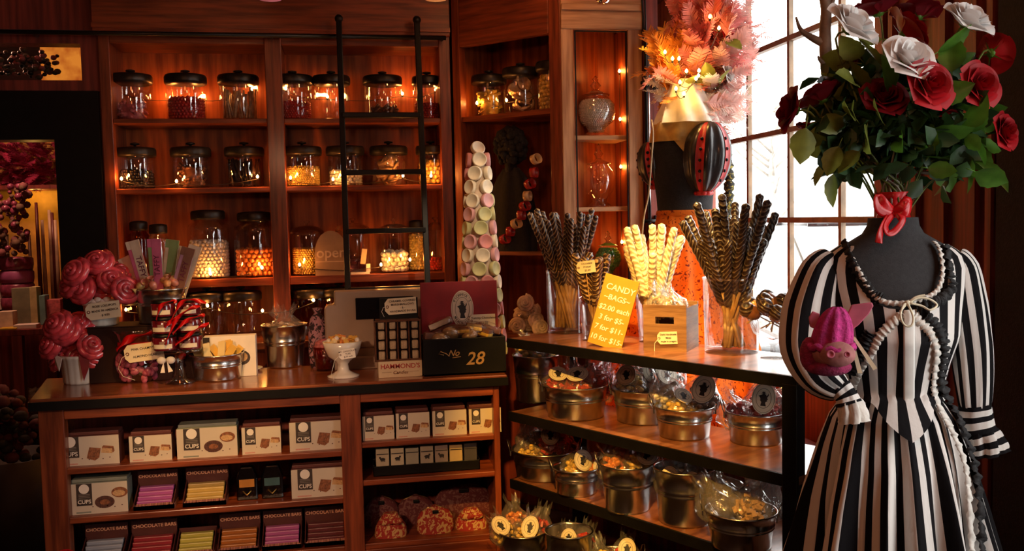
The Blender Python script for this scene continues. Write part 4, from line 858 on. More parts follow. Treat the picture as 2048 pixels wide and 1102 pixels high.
# tub of yellow bars
p=GZ(436,757,CZ); bucket('metal_tub','galvanized tub of pale yellow bars on the counter front',p,.121,.104,.122)
YB1=mat('pale_gold_wrapper',(.82,.50,.10),.3,0,.15,6); YB2=mat('cream_wrapper',(.82,.64,.30),.4,0,.1,6)
R=random.Random(21); bm_=[MB().bc((0,0,.065),(.032,.010,.13)).mesh('wrapper',m) for m in (YB1,YB2)]
for k in range(22):
    a=R.uniform(0,6.28); q=.082*math.sqrt(R.random()); t=T('candy_stick_bar','pale %s bar leaning in the tub on the counter front'%('gold','cream')[k%2],'candy bar',(p.x+q*cos(a)*1.0,p.y+q*sin(a)*.8,CZ+.052),rot=(R.uniform(-.35,.35)-.2,R.uniform(-.7,.75),R.uniform(-.6,.6)),group='pale %s bars in the front tub'%('gold','cream')[k%2])
    obj('wrapper',bm_[k%2],None,t)
g=MB(); g.lathe([(0,.05),(.102,.05),(.108,.062),(0,.066)],24); tag(obj('shredded_paper',g,YB2,None,p),'shredded paper filling under the yellow bars','paper filling',None,'stuff')
# printed box and saucer behind the tub
YP=4.52; a=PY(409,740,YP); b=PY(513,740,YP); tz=PY(460,672,YP).z
o=T('printed_box','white printed box with brown design standing behind the yellow bar tub','box',((a.x+b.x)/2,YP,CZ)); w=b.x-a.x
g=MB(); g.box((-w/2,0,0),(w/2,.07,tz-CZ)); obj('carton',g,WHITE,o,bevel=.002); g=MB(); hh=tz-CZ
g.prism([(-w/2,0),(-w*.38,0),(-w*.38,hh*.98),(-w/2,hh*.98)],0,.001,0,FRONT); obj('printed_band',g,BOXT,o); g=MB(); g.prism(ell(w*.17,hh*.18,20,(w*.22,hh*.46)),0,.001,0,FRONT); g.prism(ell(w*.12,hh*.12,20,(w*.22,hh*.48)),.001,.0015,1,FRONT); obj('printed_design',g,[BOXT,PRF],o)
p=GZ(498,742,CZ); o=T('saucer','small white saucer beside the tall bucket on the counter','saucer',p); g=MB(); g.lathe([(0,.004),(.035,.0),(.04,.003),(.068,.016),(.066,.018),(.03,.008),(0,.008)],28); obj('dish',g,MILK,o)
# bucket with wrapped candy
p=GZ(571,732,CZ); bucket('metal_bucket','tall galvanized bucket with crumpled clear bags on the counter',p,.112,.088,.215)
CRK=random.Random(77)
def crumple(r,h,seed,flat=.6,open_=.35):
    R=random.Random(seed); ph=[R.uniform(0,6) for _ in range(6)]; g=MB()
    def fn(u,v):
        a=2*PI*u; s=lerp(v,[0,.12,.45,.72,.80,1],[.5,.95,1,.45,.30,open_+.25])*r
        s*=1+.13*sin(5*a+ph[0]+4*v)+.09*sin(9*a+ph[1]-7*v)+.05*sin(15*a+ph[2]+9*v)
        return (s*cos(a),s*flat*sin(a),h*v+.02*sin(3*a+ph[3])*v+.015*sin(11*a+ph[4])*v)
    g.grid(fn,40,14); return g
o=T('cellophane_bag','crumpled clear cellophane bag spilling from the tall counter bucket','bag',(p.x,p.y,CZ+.10)); obj('film',crumple(.100,.20,1,.9,.4),CELLO,o); g=MB()
R=random.Random(2)
for k in range(60): a=R.uniform(0,6.3); q=.08*math.sqrt(R.random()); g.ball((q*cos(a),q*sin(a),.02+.10*R.random()),.013,(1.3,1,.8),7,5)
obj('sweets',g,C_TAN,o)
# glass tumbler with pink sugar and netted pouch
p=GZ(651,740,CZ); o=T('pink_tumbler','pink glass tumbler of sugared sweets beside the white compote','tumbler',p); g=MB(); g.lathe([(0,.002),(.046,.002),(.062,.12),(.060,.12),(.044,.008),(0,.008)],28); obj('glass_body',g,thin('rose_glass',(.72,.42,.40),.04,1.5,.03),o)
g=MB(); g.lathe([(0,.01),(.043,.01),(.058,.105),(.045,.14),(.02,.155),(0,.158)],24); obj('sugar',g,mat('pink_sugar',(.40,.11,.13),.8,0,.4,60,bump=.6,bscale=200),o)
p=Vector((PY(637,690,4.69).x,4.69,CZ)); o=T('netted_pouch','tall purple netted pouch of dark sweets left of the cash register','pouch',p)
g=MB(); g.lathe([(0,0),(.042,0),(.050,.06),(.048,.20),(.036,.25),(.016,.275),(.026,.30),(0,.305)],24,sy=.8); obj('net',g,damask('purple_net',(.025,.012,.018),(.40,.20,.26),26,.5),o)
# cash register
YG=4.60; a=PY(652,720,YG); b=PY(862,720,YG); zt=PY(760,580,YG).z; zs=PY(655,612,YG).z
REG=mat('brown_grey_casing',(.30,.21,.155),.45,0,.08,8); w=b.x-a.x
o=T('cash_register','brown grey cash register seen from the back on the counter','cash register',((a.x+b.x)/2,YG,CZ))
xl=PY(668,600,YG).x-(a.x+b.x)/2
g=MB(); g.prism([(-w/2,.10),(w/2,.10),(w/2,zt-CZ),(xl,zt-CZ),(xl,zs-CZ+.006),(-w/2+.012,zs-CZ),(-w/2,zs-CZ-.015)],-.10,.012,0,FRONT); obj('display_housing',g,REG,o,bevel=.008)
s0=PY(712,640,YG-.02); s1_=PY(827,592,YG-.02); g=MB(); g.box((s0.x-o.location.x,-.018,s0.z-CZ),(s1_.x-o.location.x,-.008,s1_.z-CZ)); obj('rear_screen',g,mat('black_glass',(.006,.006,.008),.06,0,.1),o,bevel=.004)
g=MB(); g.box((-w*.30,-.01,.0),(w*.45,.12,.10)); g.box((-w*.42,-.05,0),(w*.5,.10,.06)); obj('cash_drawer',g,REG,o,bevel=.005)
# white compote with tiny sweets
p=GZ(687,753,CZ); o=T('milk_glass_compote','white milk glass compote heaped with small sweets and a tag','compote',p)
g=MB(); g.lathe([(0,0),(.073,0),(.075,.006),(.05,.016),(.028,.03),(.024,.06),(.035,.075),(.068,.10),(.083,.135),(.093,.170),(.090,.170),(.06,.11),(0,.09)],40); obj('body',g,MILK,o)
pricetag(o,PY(694,708,p.y-.088)-p,.075,.044,['MT. CHOCOLATE','TUBS','$.79 each'],.0105,-.12,0,m=MILK,string=[(-.06,0,-.02),(-.085,.01,-.08),(-.07,.02,-.13)],lean=-.2)
R=random.Random(6); sw=[MB().bc((0,0,0),(.030,.020,.014)).mesh('sweet',YB1),MB().ball((0,0,0),.012,(1,1,1),10,6).mesh('sweet',C_WHI),MB().tube([(-.02,0,0),(.02,0,0)],.008,8).mesh('sweet',C_ORG),MB().bc((0,0,0),(.028,.018,.012)).mesh('sweet',YB2)]
for k in range(26):
    a=R.uniform(0,6.28); q=.074*math.sqrt(R.random()); ob=obj('small_sweet',sw[k%4],None,None,(p.x+q*cos(a),p.y+q*sin(a),CZ+.164+.022*(1-q/.074)+.012*R.random()),(R.uniform(-.5,.5),R.uniform(-.5,.5),R.uniform(0,3)))
    n=('yellow oblong','white round','orange rolled','cream oblong')[k%4]; tag(ob,n+' sweet heaped in the white compote','sweet',n+' sweets in the compote')
g=MB(); g.lathe([(0,.11),(.06,.13),(.084,.165),(0,.168)],20); tag(obj('sweets_filling',g,YB1,None,p),'deeper sweets under the heap in the compote','sweets',None,'stuff')
# marshmallow display box
YH=4.26; a=PY(757,750,YH); b=PY(845,750,YH); w=b.x-a.x
o=T('marshmallow_display','clear fronted box of marshmallows on a tan lettered card base, with price tag','display box',((a.x+b.x)/2,YH,CZ))
z1=PY(800,722,YH).z-CZ; z2=PY(800,640,YH).z-CZ; z3=PY(800,596,YH+.05).z-CZ
g=MB(); g.box((-w/2,0,0),(w/2,.13,z1)); obj('card_base',g,mat('tan_card',(.60,.47,.30),.6,0,.06),o,bevel=.002)
text("HAMMOND'S",.031,INKR,o,(0,-.001,z1*.68)); text('Candies',.022,C_BRN,o,(0,-.001,z1*.30),shear=.3); g=MB(); g.box((-w*.42,-.001,z1*.33),(-w*.2,0,z1*.345)); g.box((w*.2,-.001,z1*.33),(w*.42,0,z1*.345)); obj('printed_rule',g,C_BRN,o)
g=MB(); g.box((-w/2-.012,.10,z1),(w/2-.002,.13,z2)); g.box((-w/2-.012,.005,z1),(w/2-.002,.13,z1+.008)); g.box((-w/2-.012,.005,z2-.008),(w/2-.002,.13,z2))
for k in range(5): x=-w/2-.012+(w+.004)*k/4.0; g.box((x,.012,z1),(x+.006,.12,z2))
obj('inner_frame',g,C_BRN,o)
g=MB(); g.box((-w/2-.014,.002,z1+.001),(w/2,.004,z2)); obj('clear_front',g,thin('clear_plastic',(.95,.94,.92),.06,1.4,.02),o)
MM=mat('marshmallow',(.72,.57,.41),.85,0,.15,60); mmb=MB().bc((0,0,0),(.030,.028,.040)).mesh('marshmallow',MM)
for i in range(4):
    for j in range(4):
        x=-w/2-.008+(w+.004)*(i+.5)/4; hz=(z2-z1)/4; ob=obj('marshmallow',mmb,None,o,(x+.002,.034,z1+hz*(j+.5)),(0,0,0),bevel=.006); 
g=MB(); g.box((-w*.42,.06,z2),(w*.46,.064,z3)); obj('header_card',g,BLK,o)
pricetag(o,(.012,.045,(z2+z3)/2+.012),.148,.076,['CARAMEL COVERED','MARSHMALLOWS','- & -','HANDMADE IN USA'],.0135,-.04,0,string=[(-.08,.0,0),(-.09,.0,-.02),(-.08,.0,-.045)])
# black box no 28
YX=4.235; a=PY(848,750,YX); b=PY(1013,750,YX); w=b.x-a.x; h=PY(930,676,YX).z-CZ; DB=.21
o=T('chocolate_chest','black wooden box lettered No 28 with red lined open lid and ship lady emblem','wooden box',((a.x+b.x)/2,YX,CZ))
g=MB(); g.box((-w/2,0,0),(w/2,.012,h)); g.box((-w/2,DB-.012,0),(w/2,DB,h)); g.box((-w/2,.012,0),(-w/2+.012,DB-.012,h)); g.box((w/2-.012,.012,0),(w/2,DB-.012,h)); g.box((-w/2,0,0),(w/2,DB,.012)); obj('case',g,BLK,o,bevel=.003)
text('No',.040,GOLDI,o,(-.055,-.001,h*.60),shear=.4); text('28',.085,GOLDI,o,(.045,-.001,h*.42),shear=.25); g=MB(); g.tube([(-.10,-.001,h*.56),(-.125,-.001,h*.60),(-.115,-.001,h*.66),(-.09,-.001,h*.60),(-.075,-.001,h*.52)],.0022,5); g.tube([(-.06,-.001,h*.48),(-.02,-.001,h*.50)],.0018,5); obj('flourish',g,GOLDI,o)
ltop=PY(930,562,YX+DB+.03).z-CZ; lid=obj('lid',MB().box((-w*.47,-.006,0),(w*.5,.008,ltop-h)),mat('lid_red_lining',(.26,.005,.009),.6,0,.12),o,(0,DB+.006,h),(-.06,0,0),bevel=.002)
EM=mat('emblem_cream',(.70,.56,.42),.6,0,.05)
SIL=[(-.30,-.98),(.34,-.98),(.22,-.55),(.30,-.40),(.42,-.38),(.38,-.18),(.50,-.10),(.40,.05),(.42,.22),(.55,.42),(.50,.70),(.36,.36),(.24,.34),(.30,.50),(.10,.52),(.28,.66),(.05,.68),(.20,.84),(-.12,.86),(-.28,.70),(-.10,.66),(-.36,.54),(-.12,.50),(-.46,.34),(-.62,.26),(-.42,.12),(-.34,-.1),(-.36,-.3),(-.22,-.5)]
def emblem(g,cx,cz,A,B,T0,ring=True,mi=(0,1),z=0):
    g.prism(ell(A,B,36,(cx,cz)),z,z+.0010,mi[0],T0)
    def rg(s,t):
        n=36; V=[];F=[]
        for k in range(n):
            c_,s_=cos(2*PI*k/n),sin(2*PI*k/n)
            V+=[(cx+A*s*c_,cz+B*s*s_,z+.0016),(cx+(A*s-t)*c_,cz+(B*s-t)*s_,z+.0016)]
        F=[(2*k,2*((k+1)%n),2*((k+1)%n)+1,2*k+1) for k in range(n)]; g.put(V,F,mi[1],False,T0)
    if ring: rg(.92,A*.022); rg(.64,A*.03)
    g.prism([(cx+x*A*.74,cz+y*B*.50) for x,y in SIL],z+.001,z+.0018,mi[1],T0)
A,B=.056,.092; ez=(ltop-h)*.46; g=MB(); emblem(g,.0,ez,A,B,FRONT); em=obj('emblem',g,[EM,INK],lid,(.02,-.0065,0))
def arc(s,A,B,a0,a1,size,parent,c):
    n=len(s)
    for i,chh in enumerate(s):
        if chh==' ': continue
        a=a0+(a1-a0)*i/(n-1); x,z=A*cos(a),B*sin(a); nx,nz=cos(a)/A,sin(a)/B; r=math.atan2(nx,nz) if a0>a1 else math.atan2(-nx,-nz)
        text(chh,size,INK,parent,(c[0]+x,-.002,c[1]+z),(PI/2,r,0))
arc("PICKWICK'S",A*.775,B*.775,2.55,.58,.017,em,(0,ez)); arc('MERCANTILE',A*.775,B*.775,3.75,5.68,.017,em,(0,ez))
pricetag(lid,(w*.30,-.012,(ltop-h)*.22),.128,.062,['Yummy Chocolates!','$ 1.50'],.0155,0,0)
R=random.Random(12)
CH=cand('glossy_chocolate',(.14,.05,.025),.38,coat=.1); CHG=cand('chocolate_foil',(.30,.17,.07),.25)
pieces=[(-.13,.06,.0,'log'),(-.10,.13,.05,'log'),(-.06,.05,.012,'egg'),(-.11,.04,-.01,'egg'),(.0,.06,.02,'cube'),(.03,.045,.0,'egg'),(.055,.07,.03,'cube'),(.10,.06,.01,'cube'),(.13,.10,.02,'log'),(.02,.12,.02,'cube'),(-.03,.11,.03,'log'),(.09,.13,.02,'egg')]
for i,(x,y,dz,kd) in enumerate(pieces):
    t=T('wrapped_chocolate','%s chocolate piece in clear wrap heaped in the black box, %s'%({'log':'long dark','egg':'rounded amber brown','cube':'square two-tone'}[kd],('front left','back left','middle left','left edge','front centre','front middle','centre right','front right','right end','back centre','back middle','back right')[i]),'chocolate',(o.location.x+x,YX+y,CZ+h+.006+dz),rot=(R.uniform(-.3,.3),R.uniform(-.4,.4),R.uniform(-.6,.6)),group='chocolates in the black box')
    g=MB()
    if kd=='log': g.bc((0,0,0),(.115,.036,.032))
    elif kd=='egg': g.ball((0,0,0),.038,(1.15,.8,.8),14,9)
    else: g.bc((0,0,0),(.076,.054,.040))
    obj('piece',g,CH if kd!='egg' else CHG,t,bevel=.004 if kd!='egg' else 0)
    if kd=='cube': g=MB(); g.bc((0,-.001,-.004),(.077,.054,.015)); obj('filling_layer',g,C_YEL,t)
    g=MB(); g.ball((0,0,0),.054,(1.2,.78,.66),10,7); obj('clear_wrap',g,WRAP,t)
g=MB(); g.box((-w/2+.014,.014,.014),(w/2-.014,DB-.014,h-.03)); tag(obj('paper_shreds',g,DARK,None,o.location),'dark paper packing beneath the chocolates in the black box','packing',None,'stuff')
# cellophane lollipop bunch behind the rack end
p=Vector((PY(1056,640,5.15).x,5.15,1.0))
st=T('glass_footed_dish','low glass dish holding clear swirl lollipops beside the black chocolate box','dish',p); g=MB(); g.lathe([(0,0),(.05,0),(.045,.01),(.012,.03),(.012,.05),(.06,.065),(.075,.10),(.072,.10),(.05,.07),(0,.062)],24); obj('glass_body',g,GLASS,st)
spray([(1050,606),(1064,622),(1042,632),(1072,640),(1056,648),(1080,655),(1036,652)],p,1.07,'clear swirl lollipop in the low glass dish','clear lollipops in the low dish',.045,LOLLIC,5.11,['topmost','upper right','upper left','middle right','centre','lower right','lower left'])
# ------------------------------------------------------------------ display rack
RA0=Vector((.768,4.268,0)); RD=Vector((.4955,-.8686,0)); RN=Vector((.8686,.4955,0)); RANG=math.atan2(RD.y,RD.x); RL=1.56; RDP=.42
RZ=(1.08,.725,.395,.07)
def RK(s,t,z): q=RA0+RD*s+RN*t; return Vector((q.x,q.y,z))
rk=T('display_rack','black framed display rack with four wooden shelves of candy buckets','shelf rack',RA0,RANG)
def rbx(name,a,b,m,bev=.003): g=MB(); g.box(a,b); return obj(name,g,m,rk,bevel=bev)
SPL=[0,-.02,-.10,-.10]
for z in RZ:
    g=MB(); g.box((0,0,z-.03),(RL,RDP,z)); obj('shelf',g,WK,rk)
    g=MB(); g.box((-.006,-.012,z-.045),(RL,0,z-.0005)); g.box((-.012,-.012,z-.045),(0,RDP,z-.0005)); obj('shelf_edge',g,BLK,rk,bevel=.002)
for a,b in ((RL-.06,-.014),(RL-.06,RDP-.05),(.02,RDP-.05)): rbx('post',(a,b,0),(a+.06,b+.055,RZ[0]-.03),BLK)
# tubs: px centre of base, base y, shelf, rim radius, base radius, height, handles
BK={}
def tub(key,px,py,z,rt,rb,h,label,handles=1,name='metal_tub',off=0):
    p=GZ(px,py,z); p=p+RN*off
    rz=math.atan2(p.y,p.x)+PI/2+(rnd(-.2,.2))
    t=bucket(name,label,p,rt,rb,h,handles,rz); BK[key]=(p,rt,h); return t
tub('a',1074,800,RZ[1],.118,.098,.235,'tall galvanized bucket at the left end of the second rack shelf','' ,'metal_bucket')
tub('b',1178,772,RZ[1],.090,.075,.20,'galvanized bucket behind the first tub on the second rack shelf',0,'metal_bucket')
tub('c',1152,831,RZ[1],.152,.128,.150,'wide galvanized tub of red candy bags, first on the second rack shelf')
tub('d',1288,840,RZ[1],.140,.118,.150,'galvanized tub of pale candy bags, second on the second rack shelf')
tub('e',1369,871,RZ[1],.122,.100,.128,'galvanized tub with raised handles in the middle of the second rack shelf')
tub('f',1512,882,RZ[1],.118,.100,.125,'galvanized tub of bright red candy at the right end of the second rack shelf')
tub('g',1090,950,RZ[2],.160,.135,.135,'wide galvanized tub at the left end of the third rack shelf')
tub('h',1153,984,RZ[2],.106,.088,.120,'small galvanized tub in front on the third rack shelf')
tub('i',1255,1016,RZ[2],.116,.092,.200,'galvanized bucket with wire handle in the middle of the third rack shelf',1,'metal_bucket')
tub('j',1370,1040,RZ[2],.125,.105,.225,'large tall galvanized bucket on the third rack shelf','','metal_bucket')
tub('k',1528,1005,RZ[2],.100,.085,.16,'bright daylit tub at the back right of the third rack shelf',1)
tub('l',1482,1088,RZ[2],.132,.108,.135,'galvanized tub of crumpled clear bags at the right of the third rack shelf')
tub('m',1047,1150,RZ[3],.108,.085,.205,'galvanized bucket with two oval labels at the left of the bottom rack shelf','','metal_bucket')
tub('n',1140,1170,RZ[3],.100,.085,.24,'galvanized bucket second on the bottom rack shelf','','metal_bucket')
tub('o',1228,1180,RZ[3],.112,.09,.15,'galvanized tub third on the bottom rack shelf')
# candy bags
LABM=mat('oval_label_paper',(.74,.66,.50),.55,0,.05)
_lb=MB(); emblem(_lb,0,0,.037,.050,FRONT); LBM=_lb.mesh('oval_label',[LABM,INK])
bagm=[crumple(.064,.15,s,.58,.26).mesh('film',CELLO) for s in (3,5,9)]
def candm(kind,m,seed):
    R=random.Random(seed); g=MB()
    for k in range(46):
        a=R.uniform(0,6.3); q=.044*math.sqrt(R.random()); z=.012+.075*R.random(); c=(q*cos(a),q*sin(a)*.55,z)
        if kind=='round': g.ball(c,.010,(1.2,1,.9),7,5)
        else: g.bc((0,0,0),(.022,.014,.010),0,Matrix.Translation(c)@Euler((R.uniform(0,3),R.uniform(0,3),0)).to_matrix().to_4x4())
    return g.mesh('candies',m)
CMS={'red':candm('block',C_RED,1),'yel':candm('round',C_YEL,2),'whi':candm('round',C_WHI,3),'tan':candm('block',C_TAN,4),'brn':candm('round',C_BRN,5),'org':candm('round',C_ORG,6),'pnk':candm('block',C_PINK,7)}
CN={'red':'red','yel':'yellow','whi':'white','tan':'tan','brn':'brown','org':'orange','pnk':'pink'}
def bag(key,dx,dy,dz,rx,ry,rz,c,lab,label,ls=1.0,bm=None):
    p,rt,h=BK[key]; v=Vector((p.x,p.y,0)).normalized(); rgt=Vector((v.y,-v.x,0))
    base=p+rgt*dx+v*dy+Vector((0,0,h-.062+dz))
    yaw=math.atan2(-v.x,v.y)+rz
    t=T('candy_bag',label,'candy bag',base,rot=(rx,ry,yaw),group='clear candy bags in the rack buckets'); t.scale=(1.0,)*3 if key in 'jmno' else (1.2,)*3
    i=len(label)%3; obj('film',bagm[i],None,t); 
    if c: obj('candies',CMS[c],None,t)
    if lab: obj('oval_label',LBM,None,t,(0,-.040,.075),(-.12,0,0)).scale=(ls,ls,ls)
    return t
B=bag
B('a',-.03,-.05,.055,-1.15,.3,.2,'yel',1,'clear bag with yellow lit oval label in the tall left bucket, second shelf'); B('a',.05,.0,.035,-.7,-.7,.4,'tan',0,'clear bag without visible label at the right of the tall left bucket')
B('b',0,0,.0,-.3,.3,0,'tan',0,'clear bag poking from the bucket behind the red candy tub')
B('c',-.075,-.03,.02,-1.05,0,.1,'red',1,'red candy bag with oval label, left in the wide first tub of the second shelf'); B('c',.0,-.045,.022,-1.1,0,-.15,'red',1,'red candy bag with large oval label, front centre of the wide first tub',1.15); B('c',.08,-.0,.012,-.9,.6,-.5,'red',0,'red candy bag with crumpled top, right in the wide first tub'); B('c',.02,.07,.0,-.6,0,.4,'org',0,'orange red candy bag at the back of the wide first tub'); B('c',.09,.06,.02,-.2,.5,.4,'pnk',0,'clear bag with tall crumpled top at the back right of the wide first tub')
B('d',-.055,-.04,0.025,-0.75,-.25,-.1,'yel',1,'pale yellow candy bag with oval label at the left of the second tub'); B('d',.02,.05,0.030,-0.45,.2,.2,'whi',1,'white candy bag with oval label standing at the back of the second tub'); B('d',.07,-.02,0.030,-0.85,.4,.0,'whi',1,'white candy bag with oval label at the front right of the second tub'); B('d',.08,.05,0.030,-0.50,.5,-.3,'whi',0,'white candy bag with crumpled film at the back right of the second tub'); B('d',-.04,.07,0.030,-0.40,0,.3,'tan',0,'clear bag with tall twisted top at the back left of the second tub')
B('e',-.01,-.03,.012,-1.0,.2,.2,'yel',1,'yellow candy bag with oval label in the middle tub with raised handles',.85); B('e',.06,.02,.03,-.5,.2,-.2,'brn',1,'brown candy bag with oval label at the right of the middle tub',1.1); B('e',-.05,.05,.03,-.4,-.3,.1,'whi',0,'clear white candy bag at the back of the middle tub')
B('f',-.035,-.01,.0,-.8,-.5,.3,'red',0,'bright red candy bag at the left of the right end tub'); B('f',.025,-.03,.025,-.25,.08,-.1,'red',1,'red candy bag with upright dark oval label in the right end tub',1.05); B('f',.07,.02,.012,-.4,.5,-.3,'red',0,'bright red candy bag at the right of the right end tub')
B('g',-.06,-.05,.0,-1.1,.1,.2,'yel',0,'yellow lit candy bag at the left of the third shelf wide tub'); B('g',.02,-.01,.022,-.8,.1,.0,'red',1,'dark red candy bag with oval label in the third shelf wide tub'); B('g',.08,.03,.012,-.6,.4,.3,'red',0,'dark red candy bag at the right of the third shelf wide tub'); B('g',-.06,.06,.02,-.3,0,.2,'brn',0,'clear bag with brown candy at the back of the third shelf wide tub')
B('h',-.01,-.02,.0,-.8,.5,.1,'yel',1,'candy bag with tilted yellow lit label in the small front tub'); B('h',.045,-.01,-.005,-.7,.8,-.1,'org',1,'candy bag with label turned right in the small front tub',.9)
B('i',-.03,-.02,.0,-0.90,-.3,.2,'org',0,'orange candy bag at the left of the wire handled bucket'); B('i',.035,-.02,.012,-0.90,.5,-.2,'yel',1,'yellow candy bag with folded oval label in the wire handled bucket'); B('i',.0,.05,.02,-0.75,0,.1,'red',0,'dark red bag at the back of the wire handled bucket')
B('j',-.05,-.02,-0.065,-0.35,-.1,.1,'tan',1,'tan candy bag with oval label, left in the large tall bucket'); B('j',.02,-.05,-0.077,-0.35,.1,0,'tan',1,'tan candy bag with low oval label, front of the large tall bucket'); B('j',.075,.0,-0.053,-0.35,.2,-.2,'tan',1,'tan candy bag with faint oval label, right in the large tall bucket'); B('j',.01,.05,-0.035,-0.35,0,.2,'whi',0,'clear bag at the back of the large tall bucket')
B('k',-.075,.01,.06,-.9,-.2,.2,'yel',1,'daylit white candy bag with oval label beside the bright back tub'); B('k',.03,.0,.0,-.4,.2,0,'whi',0,'clear candy bag inside the bright daylit back tub')
B('l',-.06,-.02,0.030,-0.70,-.5,.2,None,0,'clear crumpled bag at the left of the right tub on the third shelf'); B('l',.02,-.04,0.030,-0.90,.1,-.2,'tan',0,'clear crumpled bag in front of the right tub on the third shelf'); B('l',.07,.02,0.030,-0.50,.5,.2,None,0,'clear crumpled bag at the right of the right tub on the third shelf'); B('l',-.02,.05,0.030,-0.50,-.4,.4,None,0,'clear crumpled bag at the back of the right tub on the third shelf')
B('m',-.05,-.03,0.018,-0.80,-.5,.35,'yel',1,'candy bag with left tilted oval label in the bottom left bucket'); B('m',.012,-.06,0.013,-0.45,.25,-.1,'yel',1,'candy bag with upright oval label in the bottom left bucket'); B('m',.05,.02,0.013,-0.45,.3,-.2,'red',0,'red candy bag at the back right of the bottom left bucket'); B('m',-.02,.05,0.033,-0.45,-.1,.2,'org',0,'orange candy bag with twisted top at the back of the bottom left bucket')
B('n',-.01,-.03,-0.050,-0.70,.1,.0,'org',1,'candy bag with dim oval label in the second bottom bucket',.9); B('n',.05,.01,-0.050,-0.70,.4,0,'red',0,'dim red candy bag in the second bottom bucket')
B('o',-.04,-.02,.0,-.8,-.2,.1,'yel',0,'yellow lit candy bag in the third bottom tub'); B('o',.04,-.02,.01,-.6,.2,0,'red',1,'red candy bag with dim oval label in the third bottom tub')
# ------------------------------------------------------------------ chocolate rods in glasses
DARKC=bands('dark_chocolate_striped',(.045,.020,.012),(.44,.28,.12),27,.75,.35,2.0)
DARKC2=bands('dark_chocolate_plain',(.028,.014,.010),(.15,.10,.065),30,.80,.3,2.0,coat=.35)
WHITEC=bands('white_chocolate_striped',(.84,.72,.50),(.60,.42,.22),27,.84,.35,2.5)
STICK=mat('pretzel_stick',(.52,.30,.11),.6,0,.25,20)
def rodmesh(L,Lc,r,m,seed):
    R=random.Random(seed); pts=[];rs=[]; n=46
    for i in range(n+1):
        s=i/n; z=L-Lc+Lc*s; w=1 if .03<s<.95 else (.8 if s<=.03 else math.sqrt(max(0,1-((s-.95)/.05)**2))*.95+.05)
        pts.append((.0015*sin(9*s+seed),.0015*cos(8*s),z)); rs.append(r*w*(1+.09*sin(i*1.45+seed)))
    a=MB().tube(pts,rs,10).mesh('chocolate_coating',m); b=MB().tube([(0,0,0),(0,0,L-Lc+.01)],.0075,8).mesh('stick',STICK); return a,b
def vase(label,p,r0,r1,h,name='glass_vase'):
    t=T(name,label,'vase',p); g=MB(); g.lathe([(0,0),(r0,0),(r0+.002,.004),(r0+.001,.02),(lerp(.5,[0,1],[r0,r1]),h*.5),(r1,h-.01),(r1+.006,h),(r1+.002,h),(r1-.003,h-.012),(r0-.004,.022),(0,.018)],40); obj('glass_body',g,GLASS,t)
    g=MB(); g.lathe([(r0*.2,.004),(r0+.003,.006),(r0+.004,.014),(r0*.96,.018)],40); return t
def rods(p,r0,r1,h,n,L,Lc,rr,m,label,group,seed,lmin=.86,spread=1.0,az=None,bmix=PI):
    R=random.Random(seed); ms=[rodmesh(L*(lmin+(1-lmin)*k/3),Lc*(lmin+(1-lmin)*k/3),rr,m,seed+k) for k in range(4)]
    for i in range(n):
        a=2*PI*(i+.4*R.random())/n*2.0 if az is None else R.uniform(*az); lay=.92 if i<n*.62 else .5
        rim=(r1-rr-.006)*lay*spread; b=a+bmix+R.uniform(-.8,.8); rb_=(r0-.022)*R.uniform(.2,.8)
        A=Vector((p.x+rb_*cos(b),p.y+rb_*sin(b),p.z+.026)); Bp=Vector((p.x+rim*cos(a),p.y+rim*sin(a),p.z+h)); d=Bp-A
        t=T('chocolate_rod',label,'chocolate rod',A,rot=aim(d,R.uniform(0,6)),group=group); k=R.randrange(4)
        obj('chocolate_coating',ms[k][0],None,t); obj('stick',ms[k][1],None,t)
VZ=RZ[0]
pv=GZ(1134,664,VZ); vase('tall clear glass vase of striped chocolate rods at the rack top left end',pv,.095,.100,.31)
rods(pv,.095,.100,.31,27,.61,.37,.0148,DARKC,'striped dark chocolate rod standing in the tall left vase','rods in the tall left vase',3,.86,1.0,None,1.9)
ps_=GZ(1187,680,VZ); vase('small flared glass of short chocolate rods behind the yellow price sign',ps_,.050,.066,.20)
rods(ps_,.050,.066,.20,8,.40,.24,.021,DARKC,'short dark chocolate rod in the small glass behind the yellow sign','rods in the small flared glass',9,.92,1.0)
def pick(px,py,base,Y,label,lines,w,h,tilt,rz):
    c=PY(px,py,Y); t=T('price_tag_pick',label,'price tag',base); d=c-Vector(base)
    g=MB(); g.tube([(0,0,0),(d.x,d.y+.006,d.z)],.002,5); obj('pick',g,STICK,t); pricetag(t,d,w,h,lines,.012,tilt,rz)
pick(1172,534,(ps_.x,ps_.y,VZ+.03),ps_.y-.075,'yellow lit price tag above the short chocolate rods on the rack',['Chocolate','Pretzel','$2.50'],.085,.055,-.12,-.4)
pw=GZ(1306,683,VZ); vase('clear glass of white chocolate rods lit bright beside the wooden crate',pw,.062,.078,.22)
rods(pw,.062,.078,.22,18,.52,.34,.0175,WHITEC,'white chocolate rod glowing in the glass by the wooden crate','white rods beside the crate',14,.78,1.0)
pick(1318,525,(pw.x,pw.y,VZ+.03),pw.y-.055,'yellow price tag standing among the white chocolate rods',['White','Pretzel','$2.50'],.085,.055,1.1,-.4)
pb_=GZ(1463,704,VZ); vase('big clear glass vase of dark chocolate rods near the window',pb_,.108,.114,.31)
rods(pb_,.108,.114,.31,28,.64,.39,.0172,DARKC2,'plain dark chocolate rod standing in the big vase near the window','rods in the big vase',22,.74,1.0)
